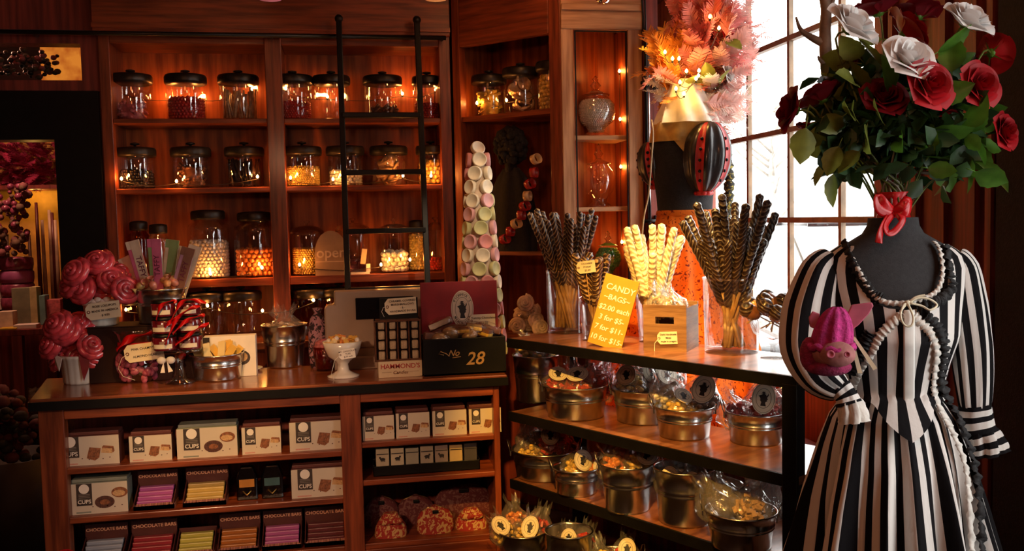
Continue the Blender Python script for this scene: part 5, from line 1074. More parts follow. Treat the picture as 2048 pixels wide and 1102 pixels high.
# candy bags price sign
SGN=mat('mustard_sign_card',(.50,.26,.018),.6,0,.06)
sp=GZ(1208,694,VZ); 
fv=Vector((-sp.x,-sp.y,0)).normalized(); srz=math.atan2(fv.x,-fv.y)
t=T('price_sign','mustard yellow sign lettered Candy Bags with prices, leaning at the rack front','sign',sp,rot=(-.10,.26,srz-.35))
g=MB(); g.box((-.079,-.003,0),(.079,.003,.315)); obj('board',g,SGN,t,bevel=.001)
for s,sz,z in (('CANDY',.038,.262),('~BAGS~',.034,.218),('$2.00 each',.033,.170),('3 for $5-',.033,.125),('7 for $11-',.033,.080),('10 for $15-',.033,.034)): text(s,sz,INKW,t,(.0 if z<.25 else .004,-.0042,z),shear=.12)
g=MB(); g.box((-.02,.0,.0),(.02,.05,.004)); obj('foot',g,SGN,t)
# wooden crate with bags and tag
CRT=mat('crate_wood',(.20,.085,.03),.6,0,.3,5,(.30,.15,.06),(1,1,8),.2,40)
cp=GZ(1343,696,VZ); crz=-.62
t=T('wooden_crate','small wooden crate with handle slot and yellow tag on the rack top','crate',cp,crz)
W,D,H=.185,.21,.195
g=MB(); g.box((-W/2,-D/2,0),(W/2,-D/2+.012,.115)); g.box((-W/2,-D/2,.145),(W/2,-D/2+.012,H)); g.box((-W/2,-D/2,.115),(-.04,-D/2+.012,.145)); g.box((.04,-D/2,.115),(W/2,-D/2+.012,.145)); g.box((-W/2,D/2-.012,0),(W/2,D/2,H)); obj('end_board',g,CRT,t)
g=MB(); g.box((-W/2,-D/2+.012,0),(-W/2+.010,D/2-.012,H-.012)); g.box((W/2-.010,-D/2+.012,0),(W/2,D/2-.012,H-.012)); obj('side_board',g,CRT,t); g=MB(); g.box((-W/2+.01,-D/2+.012,0),(W/2-.01,D/2-.012,.01)); obj('bottom_board',g,CRT,t)
pricetag(t,(.012,-D/2-.004,.058),.085,.052,['Dark Handmade','Mints','made in oregon'],.0105,-.06,0,string=[(-.055,0,-.02),(-.06,-.002,-.07),(-.045,-.002,-.075)])
for k,(x,y,lab) in enumerate(((-.03,-.05,'left front'),(.035,-.02,'right front'),(-.01,.05,'back'))):
    q=cp+Matrix.Rotation(crz,3,'Z')@Vector((x,y,H-.06)); o=T('candy_bag','clear candy bag sticking out of the wooden crate, '+lab,'candy bag',q,rot=(-.5,.2*(k-1),crz+k),group='clear bags in the wooden crate'); obj('film',bagm[k],None,o); obj('candies',CMS['tan'],None,o)
# goblet of caramel apples at the right
pg=GZ(1548,723,VZ); pg=GZ(1546,716,VZ)
t=T('glass_goblet','wide glass goblet of chocolate dipped pops beside the striped dress sleeve','goblet',pg); g=MB(); g.lathe([(0,0),(.05,0),(.045,.008),(.010,.02),(.009,.05),(.03,.065),(.075,.10),(.100,.165),(.098,.165),(.07,.10),(0,.07)],32); obj('glass_body',g,GLASS,t)
R=random.Random(31)
CARA=cand('caramel_dip',(.50,.25,.09),.25)
for k in range(11):
    a=2*PI*k/11+R.uniform(-.2,.2); q=.075 if k%3 else .02; c=Vector((pg.x+q*cos(a),pg.y+q*sin(a),VZ+.185+.03*(k%3==0)+R.uniform(-.01,.015))); d=Vector((cos(a)*.9,sin(a)*.9,.5))
    o=T('dipped_pop','%s dipped pop on a thin stick in the glass goblet'%('dark chocolate' if k%2 else 'half caramel half chocolate'),'candy pop',c,rot=aim(d),group='%s pops in the goblet'%('dark' if k%2 else 'two-tone'))
    g=MB(); g.ball((0,0,.01),.030,(1,1,1.35),12,8); obj('caramel',g,CARA if k%2==0 else C_BRN,o); g=MB(); g.ball((0,0,.030),.032,(1,1,.95),12,8); obj('chocolate_coat',g,DARKC2,o); g=MB(); g.tube([(0,0,-.14),(0,0,-.02)],.003,6); obj('stick',g,STICK,o)
# ------------------------------------------------------------------ striped dress on a black dress form
DP=Vector((1.602,2.455,0)); DRZ=math.radians(-17.2); Dk=.00148
DM=Matrix.Translation(DP)@Matrix.Rotation(DRZ,4,'Z'); DMI=DM.inverted()
TZ=[.62,.98,1.10,1.20,1.28,1.36,1.43,1.48,1.52,1.55,1.575,1.60,1.628]
TA=[.17,.165,.128,.150,.172,.182,.196,.200,.188,.142,.092,.074,.070]
TB=[.13,.130,.100,.120,.140,.126,.102,.090,.080,.072,.066,.062,.060]
TY=[0,0,0,-.006,-.016,-.008,0,0,.004,.006,.006,.004,.004]
def tor(th,z,off=0):
    a=lerp(z,TZ,TA)+off; b=lerp(z,TZ,TB)+off; return Vector((a*sin(th),lerp(z,TZ,TY)-b*cos(th),z))
form=T('dress_form','black fabric dress form wearing the black and white striped dress','dress form',DP,DRZ)
g=MB(); g.grid(lambda u,v:tor(2*PI*u,.7+(1.628-.7)*v),48,40); g.put([tor(2*PI*k/48,1.628) for k in range(48)],[tuple(range(48))]); obj('torso',g,mat('charcoal_jersey',(.030,.029,.031),.9,0,.15,90,bump=.3,bscale=300),form)
g=MB(); g.tube([(0,0,.02),(0,0,.75)],.018,10); g.lathe([(0,0),(.17,0),(.17,.012),(.03,.03),(0,.03)],28); obj('stand',g,BLKM,form)
STB=stripes('striped_bodice_cloth',19); STS=stripes('striped_skirt_cloth',34); STL=stripes('striped_sleeve_cloth',9); STC=stripes('striped_cuff_cloth',2.5,1)
WCL=mat('white_ruched_cloth',(.72,.68,.62),.8,0,.1,30,bump=.5,bscale=60); BCL=mat('black_ruffle_cloth',(.012,.011,.012),.75,0,.3,60,bump=.6,bscale=90)
dress=T('striped_dress','black and white striped gathered dress on the black dress form, red bouquet above','dress',DP,DRZ)
def ztop(th):
    x=abs(sin(th))*.185
    if cos(th)<0: return 1.548
    return lerp(x,[0,.05,.085,.112,.130,.142,.2],[1.368,1.372,1.39,1.44,1.52,1.548,1.548])
def zbot(th):
    a=abs((th+PI)%(2*PI)-PI); return lerp(a,[0,.10,.55,.65,4],[1.000,1.012,1.088,1.095,1.095])
def skr(th,z):
    s=lerp(z,[.05,.62,.80,.95,1.04,1.10,1.12],[.37,.268,.238,.204,.176,.134,.130]); sb=lerp(z,[.05,.62,.9,1.10,1.12],[.36,.24,.18,.105,.102])
    v=min(1,max(0,(1.11-z)/.5)); am=.014+.12*v
    f=am*sin(13*th+1.1*sin(3*th)+.6*v)+am*.5*sin(7*th+.5)*v+am*.55*sin(26*th+1.3+1.2*v)+.01*sin(47*th+4*v)*v
    return Vector((s*(1+f)*sin(th),-sb*(1+f)*cos(th),z))
def bod(u,v):
    th=2*PI*(u-.5); z0,z1=zbot(th),ztop(th); z=z0+(z1-z0)*v; p=tor(th,z,.009+.004*sin(9*th)*(1-v)*.5)
    if z<1.11:
        q=skr(th,z); r0=math.hypot(p.x,p.y); r1=lerp(z,[.95,1.04,1.10],[.235,.195,.14])*1.02; rb_=lerp(z,[.95,1.04,1.10],[.205,.160,.118])+.012
        a=max(lerp(z,TZ,TA)+.01,r1); b=max(lerp(z,TZ,TB)+.01,rb_); p=Vector((a*sin(th),-b*cos(th),z))
    return p
g=MB(); g.grid(bod,96,26); obj('bodice',g,STB,dress)
g=MB(); g.grid(lambda u,v:skr(2*PI*(u-.5),1.115-(1.115-.05)*v),340,40); obj('skirt',g,STS,dress)
def catm(P,t):
    k=min(int(t*(len(P)-1)),len(P)-2); u=t*(len(P)-1)-k; a=P[max(k-1,0)];b=P[k];c=P[k+1];d=P[min(k+2,len(P)-1)]
    return .5*((2*b)+(c-a)*u+(2*a-5*b+4*c-d)*u*u+(3*b-a-3*c+d)*u**3)
def sleeve(P,Rr,mt,name,nw=40,nl=26,fold=.07,flat=.85,uvs=None,ph=0):
    P=[Vector(p) for p in P]; g=MB()
    def fn(u,v):
        c=catm(P,v); t=(catm(P,min(1,v+.02))-catm(P,max(0,v-.02))).normalized(); x=t.cross(Vector((0,1,0))).normalized(); y=x.cross(t).normalized()
        r=lerp(v,[i/(len(Rr)-1) for i in range(len(Rr))],Rr); a=2*PI*u; r*=1+fold*sin(6*a+ph+3*v)+fold*.5*sin(13*a+2+5*v)
        return c+x*r*cos(a)+y*r*flat*sin(a)
    g.grid(fn,nw,nl); return obj(name,g,mt,dress)
sleeve([(-.172,0,1.515),(-.208,-.01,1.472),(-.240,-.02,1.36),(-.252,-.05,1.25),(-.226,-.09,1.175),(-.178,-.125,1.135)],[.030,.060,.078,.078,.062,.034],STL,'sleeve')
sleeve([(.168,0,1.515),(.190,-.0,1.472),(.206,-.0,1.36),(.222,.0,1.24),(.230,-.0,1.14),(.234,-.0,1.065)],[.030,.050,.058,.056,.050,.042],STL,'sleeve',ph=1)
sleeve([(.234,0,1.07),(.240,0,1.03),(.250,-.005,.985)],[.046,.046,.042],STC,'cuff',fold=.03)
sleeve([(.250,-.005,.99),(.262,-.01,.955),(.270,-.01,.925)],[.038,.048,.054],STC,'cuff_ruffle',fold=.16,ph=2)
sleeve([(-.182,-.122,1.142),(-.166,-.132,1.122),(-.158,-.138,1.098)],[.035,.029,.036],STC,'cuff',fold=.06)
sleeve([(-.160,-.138,1.104),(-.152,-.144,1.080),(-.147,-.146,1.048)],[.028,.033,.038],WCL,'cuff_ruffle',fold=.22,ph=2)
# surface points of the front from photo pixels
def fp(px,py,off=.012):
    d=(ray(px,py)).normalized(); t=(DP-CAM).length-.6
    for i in range(400):
        q=DMI@(CAM+d*t); z=q.z
        if z>1.10: a,b,yo=lerp(z,TZ,TA),lerp(z,TZ,TB),lerp(z,TZ,TY)
        else: 
            a=lerp(z,[.05,.62,.80,.95,1.04,1.10],[.37,.272,.242,.21,.18,.134]); b=lerp(z,[.05,.62,.9,1.10],[.36,.25,.195,.11]); yo=0
        a+=off;b+=off
        if (q.x/a)**2+((q.y-yo)/b)**2<=1: return q
        t+=.003
    q=DMI@(CAM+d*((DP-CAM).dot(FW)/FW.dot(d))); return q
def ruff(name,pl,w,m,n=60,wav=16,amp=.006,off=.012,th=.0015,gath=.16):
    P=[fp(a,b,off) for a,b in pl]; g=MB()
    def fn(u,v):
        c=catm(P,u); t=(catm(P,min(1,u+.01))-catm(P,max(0,u-.01))).normalized(); out=Vector((c.x,c.y,0)).normalized(); s=t.cross(out).normalized()
        ww=w*(1+gath*sin(wav*2*PI*u+2*v)); k=(v-.5)*2
        return c+s*ww*k*.5+out*(amp*(1-k*k)+amp*.45*sin(wav*2*PI*u+3*v)+amp*.35*sin(wav*4.3*PI*u+5*v))
    g.grid(fn,n*2,4); return obj(name,g,m,dress,solid=th)
ruff('white_ruched_trim',[(1806,628),(1780,650),(1757,676),(1742,706),(1722,735),(1712,760)],.026,WCL)
ruff('white_ruched_trim',[(1826,632),(1846,650),(1862,668),(1874,702),(1870,745),(1868,785),(1884,825),(1908,870),(1930,930),(1938,1000),(1944,1101)],.026,WCL,90,26)
ruff('white_ruched_trim',[(1712,750),(1706,775),(1702,800),(1700,822)],.030,WCL,40,8)
ruff('black_ruffle',[(1742,664),(1728,690),(1716,720),(1704,745)],.034,BCL,50,12,.012,.010)
ruff('black_ruffle',[(1846,632),(1866,646),(1880,668),(1888,700),(1884,730),(1880,765),(1898,805),(1924,860),(1946,930),(1956,1000),(1962,1101)],.034,BCL,90,24,.012,.010)
ruff('black_ruffle',[(1690,486),(1700,518),(1722,556),(1744,588),(1764,598)],.034,BCL,50,12,.008,.012)
ruff('black_ruffle',[(1890,492),(1898,540),(1902,575),(1880,600),(1852,610),(1830,618)],.034,BCL,50,12,.010,.010)
ruff('neckline_trim',[(1688,484),(1712,530),(1738,578),(1764,602),(1806,607),(1846,598),(1874,580),(1884,545),(1878,500),(1866,482)],.015,WCL,90,30,.006,.016)
LACE=mat('cream_lace_cord',(.72,.64,.46),.7)
bo=fp(1815,606,.028); g=MB()
def cord(l,off=.030,r=.0032):
    P=[fp(a,b,off+.004*i%.01) for i,(a,b) in enumerate(l)]; g.tube([catm(P,i/24) for i in range(25)],r,6)
cord([(1815,606),(1802,622),(1803,640),(1812,652),(1824,650),(1826,632),(1816,608)]); cord([(1818,606),(1836,596),(1858,598),(1874,610),(1860,620),(1844,612),(1820,606)]); cord([(1818,604),(1832,594),(1850,590)]); cord([(1815,606),(1806,612),(1798,640)])
g.ball(bo,.008,(1.2,1,1),8,6); obj('lace_bow',g,LACE,dress)
g=MB(); P=[fp(1818,y,.020) for y in range(620,866,12)]
g.grid(lambda u,v:catm(P,v)+Vector(((u-.5)*.030,-.002*(1-(2*u-1)**2),0)),6,30); obj('centre_placket',g,mat('white_cotton',(.76,.73,.68),.8,0,.06),dress,solid=.002)
# ------------------------------------------------------------------ bouquet standing on the dress form neck
BQ=T('rose_bouquet','bouquet of red and white silk roses with red bow atop the dress form','bouquet',(DP.x,DP.y,1.628))
B0=Vector(BQ.location)
REDP=[mat('rose_petal_red',(.36,.004,.009),.55,0,.3,10,tl=.15,spec=.3),mat('rose_petal_deep_red',(.20,.004,.010),.55,0,.3,10,tl=.25,spec=.3),mat('rose_petal_white',(.88,.86,.84),.5,0,.06,10,tl=.15)]
def rosemesh(r,seed,opn=1.0):
    R=random.Random(seed); g=MB()
    for k,(n,r0,hh,cl) in enumerate(((3,.14,.62,.0),(3,.26,.66,.02),(4,.42,.66,.10),(5,.60,.60,.22),(5,.76,.52,.30),(5,.90,.44,.42))):
        for i in range(n):
            a0=2*PI*(i+.5*(k%2))/n+R.uniform(-.15,.15)+k; wd=2*PI/n*.62; j=R.uniform(.9,1.08)
            def fn(u,v,a0=a0,wd=wd,r0=r0,hh=hh,cl=cl,j=j):
                s=2*u-1; a=a0+s*wd*(.35+.65*math.sin(PI*min(1,.18+.62*v)))
                rad=r*r0*(.22+.78*v**.75)*j*opn+r*cl*.42*max(0,v-.62)**1.2*2.2
                z=r*(hh*1.25*v-.35)-r*cl*.9*max(0,v-.6)*1.0-r*.14*s*s*v
                rad*=1-.10*(1-s*s)*0+.05*s*s
                return (rad*cos(a),rad*sin(a),z*.9)
            g.grid(fn,7,6)
    g.lathe([(0,-.42*r),(.16*r,-.40*r),(.24*r,-.28*r),(.1*r,-.1*r),(0,0)],10,mi=1)
    for i in range(5):
        a=2*PI*i/5; g.put([(.1*r*cos(a-.6),.1*r*sin(a-.6),-.36*r),(.1*r*cos(a+.6),.1*r*sin(a+.6),-.36*r),(.62*r*cos(a),.62*r*sin(a),-.30*r)],[(0,1,2)],1)
    return g
LEAFM=[mat('leaf_green',(.085,.22,.022),.42,0,.4,12,tl=.35),mat('leaf_olive',(.17,.20,.030),.42,0,.4,12,tl=.45),mat('leaf_shaded',(.022,.060,.016),.45,0,.3,12,tl=.2)]  # third leaf colour holds the shade of the bouquet's backlit centre
rmesh=[rosemesh(.062,s,o).mesh('rose',[m,LEAFM[0]]) for s,o,m in ((1,1,REDP[0]),(2,1,REDP[1]),(3,1,REDP[2]),(4,.8,REDP[1]),(5,.95,REDP[0]))]
def leafmesh(L,W,m,seed):
    R=random.Random(seed); g=MB(); cu=R.uniform(.1,.35); fo=R.uniform(.15,.35)
    def fn(u,v):
        s=2*u-1; w=W*math.sin(PI*v**.8)**.85*(1+.06*math.sin(26*v)) if 0<v<1 else 0
        return (s*w*.5,fo*abs(s)*w*.5-cu*L*v*v*.6,L*v)
    g.grid(fn,4,9); g.tube([(0,0,-L*.28),(0,0,0)],.0016,5); return g.mesh('leaf',m)
lm=[leafmesh(.105,.072,LEAFM[k%3],k) for k in range(6)]+[leafmesh(.085,.055,LEAFM[k%3],k+9) for k in range(3)]
D0=(Vector((DP.x,DP.y,1.8))-CAM).dot(FW)
def BP(px,py,dd=0): return DI(px,py,D0+dd)-B0
roses=[(1708,46,2,-.05,(.35,-.65,.65),1.08),(1940,36,2,-.06,(.25,-.62,.72),.98),(1820,112,2,-.12,(.05,-.80,.55),.98),(1822,60,0,.10,(.6,-.3,.5),1.05),(1862,168,0,-.14,(.05,-.95,.25),.92),(1962,168,0,-.10,(.12,-.95,.2),.85),(1990,105,4,.02,(.9,.3,.2),.80),(2012,262,0,-.02,(.35,-.85,.15),.72),
 (1578,218,1,.0,(-.9,.2,.25),.90),(1640,190,1,.03,(-.3,.4,.9),.88),(1698,128,3,.02,(-.2,.3,.8),.62),(1768,192,1,-.06,(-.1,-.7,.5),.85),(1884,232,4,-.05,(.2,-.2,-.9),.62),(1752,12,1,.06,(-.2,.1,.9),1.0),(1612,252,4,.02,(-.3,0,-.9),.42),(1835,22,1,.14,(.1,.2,.9),.9)]
for i,(px,py,k,dd,d,s) in enumerate(roses):
    h=BP(px,py,dd); o=obj('rose',rmesh[k],None,BQ,h,aim(d)); o.scale=(s*1.30,)*3
    if i in (0,1,2): o['label']='white silk rose'
    dv=Vector(d).normalized(); q=h-dv*.025*s; mid=Vector((h.x*.55,h.y*.55,max(.12,h.z*.55)))-dv*.03
    b=Vector((h.x*.10,h.y*.10,.0)); P=[b,b.lerp(mid,.55)+Vector((0,0,.02)),mid,q-dv*.05,q]
    g=MB(); g.tube([catm(P,k2/14) for k2 in range(15)],.0034,6); obj('stem',g,LEAFM[1],BQ)
R=random.Random(40)
lpts=[(1606,286),(1645,300),(1668,320),(1690,330),(1662,385),(1640,350),(1700,300),(1686,345),(1658,255),(1640,270),(1675,120),(1700,95),(1690,160),(1720,150),(1745,100),(1735,140),(1715,190),(1660,205),(1690,220),(1740,215),(1750,250),(1720,240),(1780,150),(1795,235),(1820,250),(1850,270),(1880,280),(1800,285),(1760,290),(1730,280),(1700,262),(1905,85),(1925,125),(1915,150),(1900,200),(1925,215),(1945,225),(1960,240),(1985,215),(1980,250),(1950,265),(1925,255),(1900,250),(1960,290),(1935,300),(1970,345),(1990,352),(1915,345),(1895,345),(1885,350),(1920,320),(1880,310),(1860,320),(1900,300),(1840,300),(1815,310),(1785,310),(1770,330),(1955,320),(1720,310),(1700,330),(1985,300),(1790,165),(1780,220),(1845,215),(1910,180),(1655,160),(1730,75),(1770,265),(1828,280),(1865,250),(1740,330),(1868,295),(1758,225),(1810,200),(1893,270),(1675,280),(1708,215),(1878,232),(1690,185)]
for i,(px,py) in enumerate(lpts):
    h=BP(px+R.uniform(-6,6),py+R.uniform(-6,6),R.uniform(-.13,.13)); out=Vector((h.x,h.y,0)); out=out.normalized() if out.length>.01 else Vector((1,0,0))
    low=py>240; d=out*R.uniform(.4,1)+Vector((R.uniform(-.4,.4),R.uniform(-.4,.4),R.uniform(-1.2,.1) if low else R.uniform(-.2,.9)))
    lit=px>1890; k=(R.choice([0,3,6]) if lit else R.choice([1,4,7]) if px<1760 and py<340 else R.choice([2,5,8,0]))  # leaf tone by place: lit right, backlit left, shaded middle
    o=obj('leaf',lm[k],None,BQ,h-d.normalized()*.05,aim(d,R.uniform(0,6.28))); s=R.uniform(.75,1.1); o.scale=(s,s,s)
for (px,py,dd,d,s) in ((1606,284,0,(-.2,0,-1),.8),(1664,380,0,(-.05,.1,-1),.95),(1640,345,0,(-.5,0,-.8),.8),(1700,345,0,(.4,0,-.9),.8),(1985,345,-.05,(.9,-.2,-.6),1.3),(1940,345,-.05,(.2,-.1,-1),1.1),(1905,108,-.08,(.1,.1,1),1.05),(1958,300,-.08,(.6,-.2,-.8),.9)):
    h=BP(px,py,dd); dn=Vector(d).normalized(); q=aim(d,0); o=obj('leaf',lm[0 if px>1800 else 4],None,BQ,h-dn*.05*s,q); o.scale=(s,)*3
g=MB()
for i in range(900):
    px,py=R.gauss(1800,88),R.gauss(225,50)
    if py<125 or px<1640 or px>1960: px,py=R.gauss(1800,62),R.gauss(262,24)
    h=BP(px,py,R.uniform(-.09,.16) if py>205 else R.uniform(.02,.18)); d=Vector((R.uniform(-1,1),R.uniform(-1,1),R.uniform(-1,.8))); mt=Matrix.Translation(h)@aim(d,R.uniform(0,6)).to_matrix().to_4x4(); L,W=.075,.05
    g.put([(0,0,0),(W*.45,.008,L*.35),(W*.4,.01,L*.65),(0,0,L),(-W*.4,.01,L*.65),(-W*.45,.008,L*.35)],[(0,1,2,3),(0,3,4,5)],0,True,mt)
tag(obj('inner_foliage',g,LEAFM[2],BQ),kind='stuff')
for i in range(16):
    a=2*PI*i/16; r=R.uniform(.03,.14); h=BP(1790+260*sin(a)*R.uniform(.2,.7),R.uniform(230,320),R.uniform(-.1,.1)); b=Vector((.028*cos(a),.028*sin(a),-.0)); P=[b,b*1.2+Vector((0,0,.08)),b.lerp(h,.55)+Vector((0,0,.03)),h]
    g=MB(); g.tube([catm(P,k2/10) for k2 in range(11)],.0032,6); obj('stem',g,LEAFM[1] if i%2 else BARK,BQ)
g=MB(); g.lathe([(.046,.0),(.038,.03),(.036,.055),(.050,.075),(.046,.075),(.034,.05),(.036,.03),(.044,.0)],28,rib=.06,ribn=9); obj('ribbon_wrap',g,RIB,BQ)
def bqp(px,py,dd): return BP(px,py,dd)
for l,w in (([(1786,428,-.06),(1772,450,-.085),(1776,466,-.095),(1790,462,-.09),(1806,440,-.08),(1798,424,-.065)],.022),([(1788,424,-.06),(1804,412,-.075),(1816,400,-.07),(1812,424,-.075),(1792,434,-.065)],.032),([(1784,424,-.06),(1768,408,-.075),(1756,396,-.07),(1758,418,-.075),(1780,432,-.065)],.034),([(1780,430,-.062),(1768,448,-.085),(1760,468,-.10),(1757,486,-.105)],.024)):
    P=[bqp(*q) for q in l]; g=MB()
    def fn(u,v,P=P,w=w):
        c=catm(P,u); t=(catm(P,min(1,u+.02))-catm(P,max(0,u-.02))).normalized(); s=t.cross(FW); s=s.normalized() if s.length>1e-5 else Vector((1,0,0)); return c+(s*.8+FW*.35*sin(4*u))*w*(v-.5)
    g.grid(fn,26,3); obj('bow_loop',g,RIB,BQ,solid=.0012)
# antler branch behind the bouquet
an=T('antler_branch','pale brown antler rising behind the left side of the rose bouquet','antler',DI(1672,236,D0+.22))
ANT=mat('antler_bone',(.22,.15,.10),.55,0,.3,20,bump=.3); A0=an.location
def AP(l): return [DI(a,b,D0+.22+c)-A0 for a,b,c in l]
g=MB(); P=AP([(1672,236,0),(1660,180,0),(1652,110,0),(1650,60,.0),(1652,15,0),(1640,-40,0)]); g.tube([catm(P,i/20) for i in range(21)],[.023-.008*i/20 for i in range(21)],12); obj('main_beam',g,ANT,an)
for l,r in (([(1655,90,0),(1625,76,0),(1602,60,0),(1592,34,0)],.016),([(1652,22,0),(1664,5,0),(1672,-20,0)],.015),([(1668,128,0),(1650,128,-.01),(1640,120,-.02),(1636,112,-.02)],.012)):
    P=AP(l); g=MB(); g.tube([catm(P,i/14) for i in range(15)],[r*(1-.8*i/14) for i in range(15)],8); obj('tine',g,ANT,an)
# pink knitted pig hanging in front of the left sleeve
pc=DI(1662,672,2.475); pg_=T('pink_plush_pig','hot pink knitted plush pig with button nostrils and wings hung on the striped dress','plush toy',pc,math.atan2(-pc.x,pc.y)*1+.10)
KN=mat('pink_knit',(.42,.025,.17),.95,0,.25,60,bump=.9,bscale=160); KD=mat('dark_pink_knit',(.26,.018,.075),.95,0,.3,60,bump=.9,bscale=160); SN=mat('pig_snout_cloth',(.42,.16,.15),.8,0,.2,30,bump=.3); WN=mat('pink_wing_cloth',(.50,.10,.16),.6,0,.15,20)
k=.00136
def pp(px,py,y=0): return Vector(((px-1662)*k,y,-(py-672)*k))
g=MB()
def hat(u,v):
    a=2*PI*u; z=lerp(v,[0,1],[0,1]); r=.052*math.sqrt(max(0,1-(z*.98)**2.2)) ; r*=1+.075*math.copysign(abs(cos(8*a))**.6,cos(8*a)); return (r*cos(a)+.014*z,r*.85*sin(a),-.028+.108*z)
g.grid(hat,96,14); g.tube([(.056*cos(a),.048*sin(a)-.004,-.028+.004*sin(a*10)) for a in [2*PI*i/60 for i in range(61)]],.0095,8); obj('ribbed_hat',g,KN,pg_)
g=MB(); g.ball((0,.0,-.045),.056,(1.05,.8,.72),20,14); obj('face',g,SN,pg_)
g=MB(); g.lathe([(0,0),(.036,.002),(.040,.010),(.038,.030),(0,.03)],28,sx=1.15,sy=.85,T=Matrix.Translation((.012,-.048,-.043))@Matrix.Rotation(PI/2,4,'X')@Matrix.Translation((0,0,-.02))); obj('snout',g,SN,pg_)
for x,s in ((-.008,.011),(.034,.008)):
    g=MB(); g.lathe([(0,.001),(s*.4,.001),(s*.6,.004),(s,.005),(s,.002),(0,0)],18,T=Matrix.Translation((x,-.062,-.040))@Matrix.Rotation(PI/2,4,'X')); obj('button_nostril',g,WN,pg_)
g=MB(); g.ball((-.008,.004,-.085),.06,(1.05,.7,.42),18,10); g.ball((-.055,.0,-.05),.034,(.8,.7,1.4),12,8); obj('body',g,KD,pg_)
g=MB(); g.prism([(.030,.030),(.052,.085),(.085,.090),(.104,.092),(.108,.082),(.096,.060),(.070,.030),(.045,.010)],-.004,.004,0,FRONT); obj('wing',g,WN,pg_,bevel=.003)
g=MB(); g.prism([(-.028,.060),(-.048,.068),(-.058,.050),(-.055,.025),(-.040,.018)],-.004,.004,0,FRONT); obj('ear',g,WN,pg_,bevel=.003)
g=MB(); g.prism([(.052,-.0),(.062,-.002),(.118,-.086),(.108,-.092)],-.001,.001,0,FRONT); g.prism([(.052,-.03),(.062,-.03),(.080,-.10),(.068,-.10)],.003,.005,0,FRONT); obj('paper_tag',g,CREAM,pg_)
# ------------------------------------------------------------------ second mannequin with feather headdress and orange skirt
MP=Vector((1.707,4.40,0)); Dm=(Vector((MP.x,MP.y,1.95))-CAM).dot(FW); km=Dm/FPX
def mp_(px,py,dd=0): return DI(px,py,Dm+dd)
ZW=mp_(1370,432).z; PZ=.52
pl=T('window_seat','low dark wooden window seat platform under the window','platform',(MP.x+.05,MP.y+.1,0)); g=MB(); g.prism([(x-pl.location.x,y-pl.location.y) for x,y in ((1.242,4.366),(1.941,3.141),(2.25,3.141),(2.25,5.70),(1.75,5.70),(1.75,4.82),(1.242,4.82))],0,PZ); obj('platform',g,WD,pl,bevel=.004)
MRZ=math.atan2(MP.x,-MP.y)+PI+.25
MRZ=-math.atan2(MP.x,MP.y)+.35
mq=T('costume_mannequin','black mannequin torso on the window seat, under the feather headdress','mannequin',(MP.x,MP.y,PZ),MRZ)
MM_=Matrix.Translation((MP.x,MP.y,0))@Matrix.Rotation(MRZ,4,'Z'); MI=MM_.inverted()
zs=mp_(1370,245).z
HZ=[PZ,ZW-.15,ZW,ZW+.10,zs-.24,zs-.14,zs-.05,zs,zs+.03,zs+.06,zs+.16]
HA=[.10,.15,.125,.132,.150,.155,.150,.125,.080,.056,.054]; HB=[.09,.12,.10,.11,.13,.115,.095,.078,.066,.055,.053]
def ht(th,z,o=0): return Vector(((lerp(z,HZ,HA)+o)*sin(th),-(lerp(z,HZ,HB)+o)*cos(th),z-PZ))
g=MB(); g.grid(lambda u,v:ht(2*PI*u,ZW-.2+(zs+.16-ZW+.2)*v),40,36); g.put([ht(2*PI*k/40,zs+.16) for k in range(40)],[tuple(range(40))]); obj('torso',g,DARK,mq)
g=MB(); g.tube([(0,0,.0),(0,0,ZW-PZ-.15)],.02,10); g.lathe([(0,0),(.16,0),(.16,.015),(0,.02)],24); obj('stand',g,BLKM,mq)
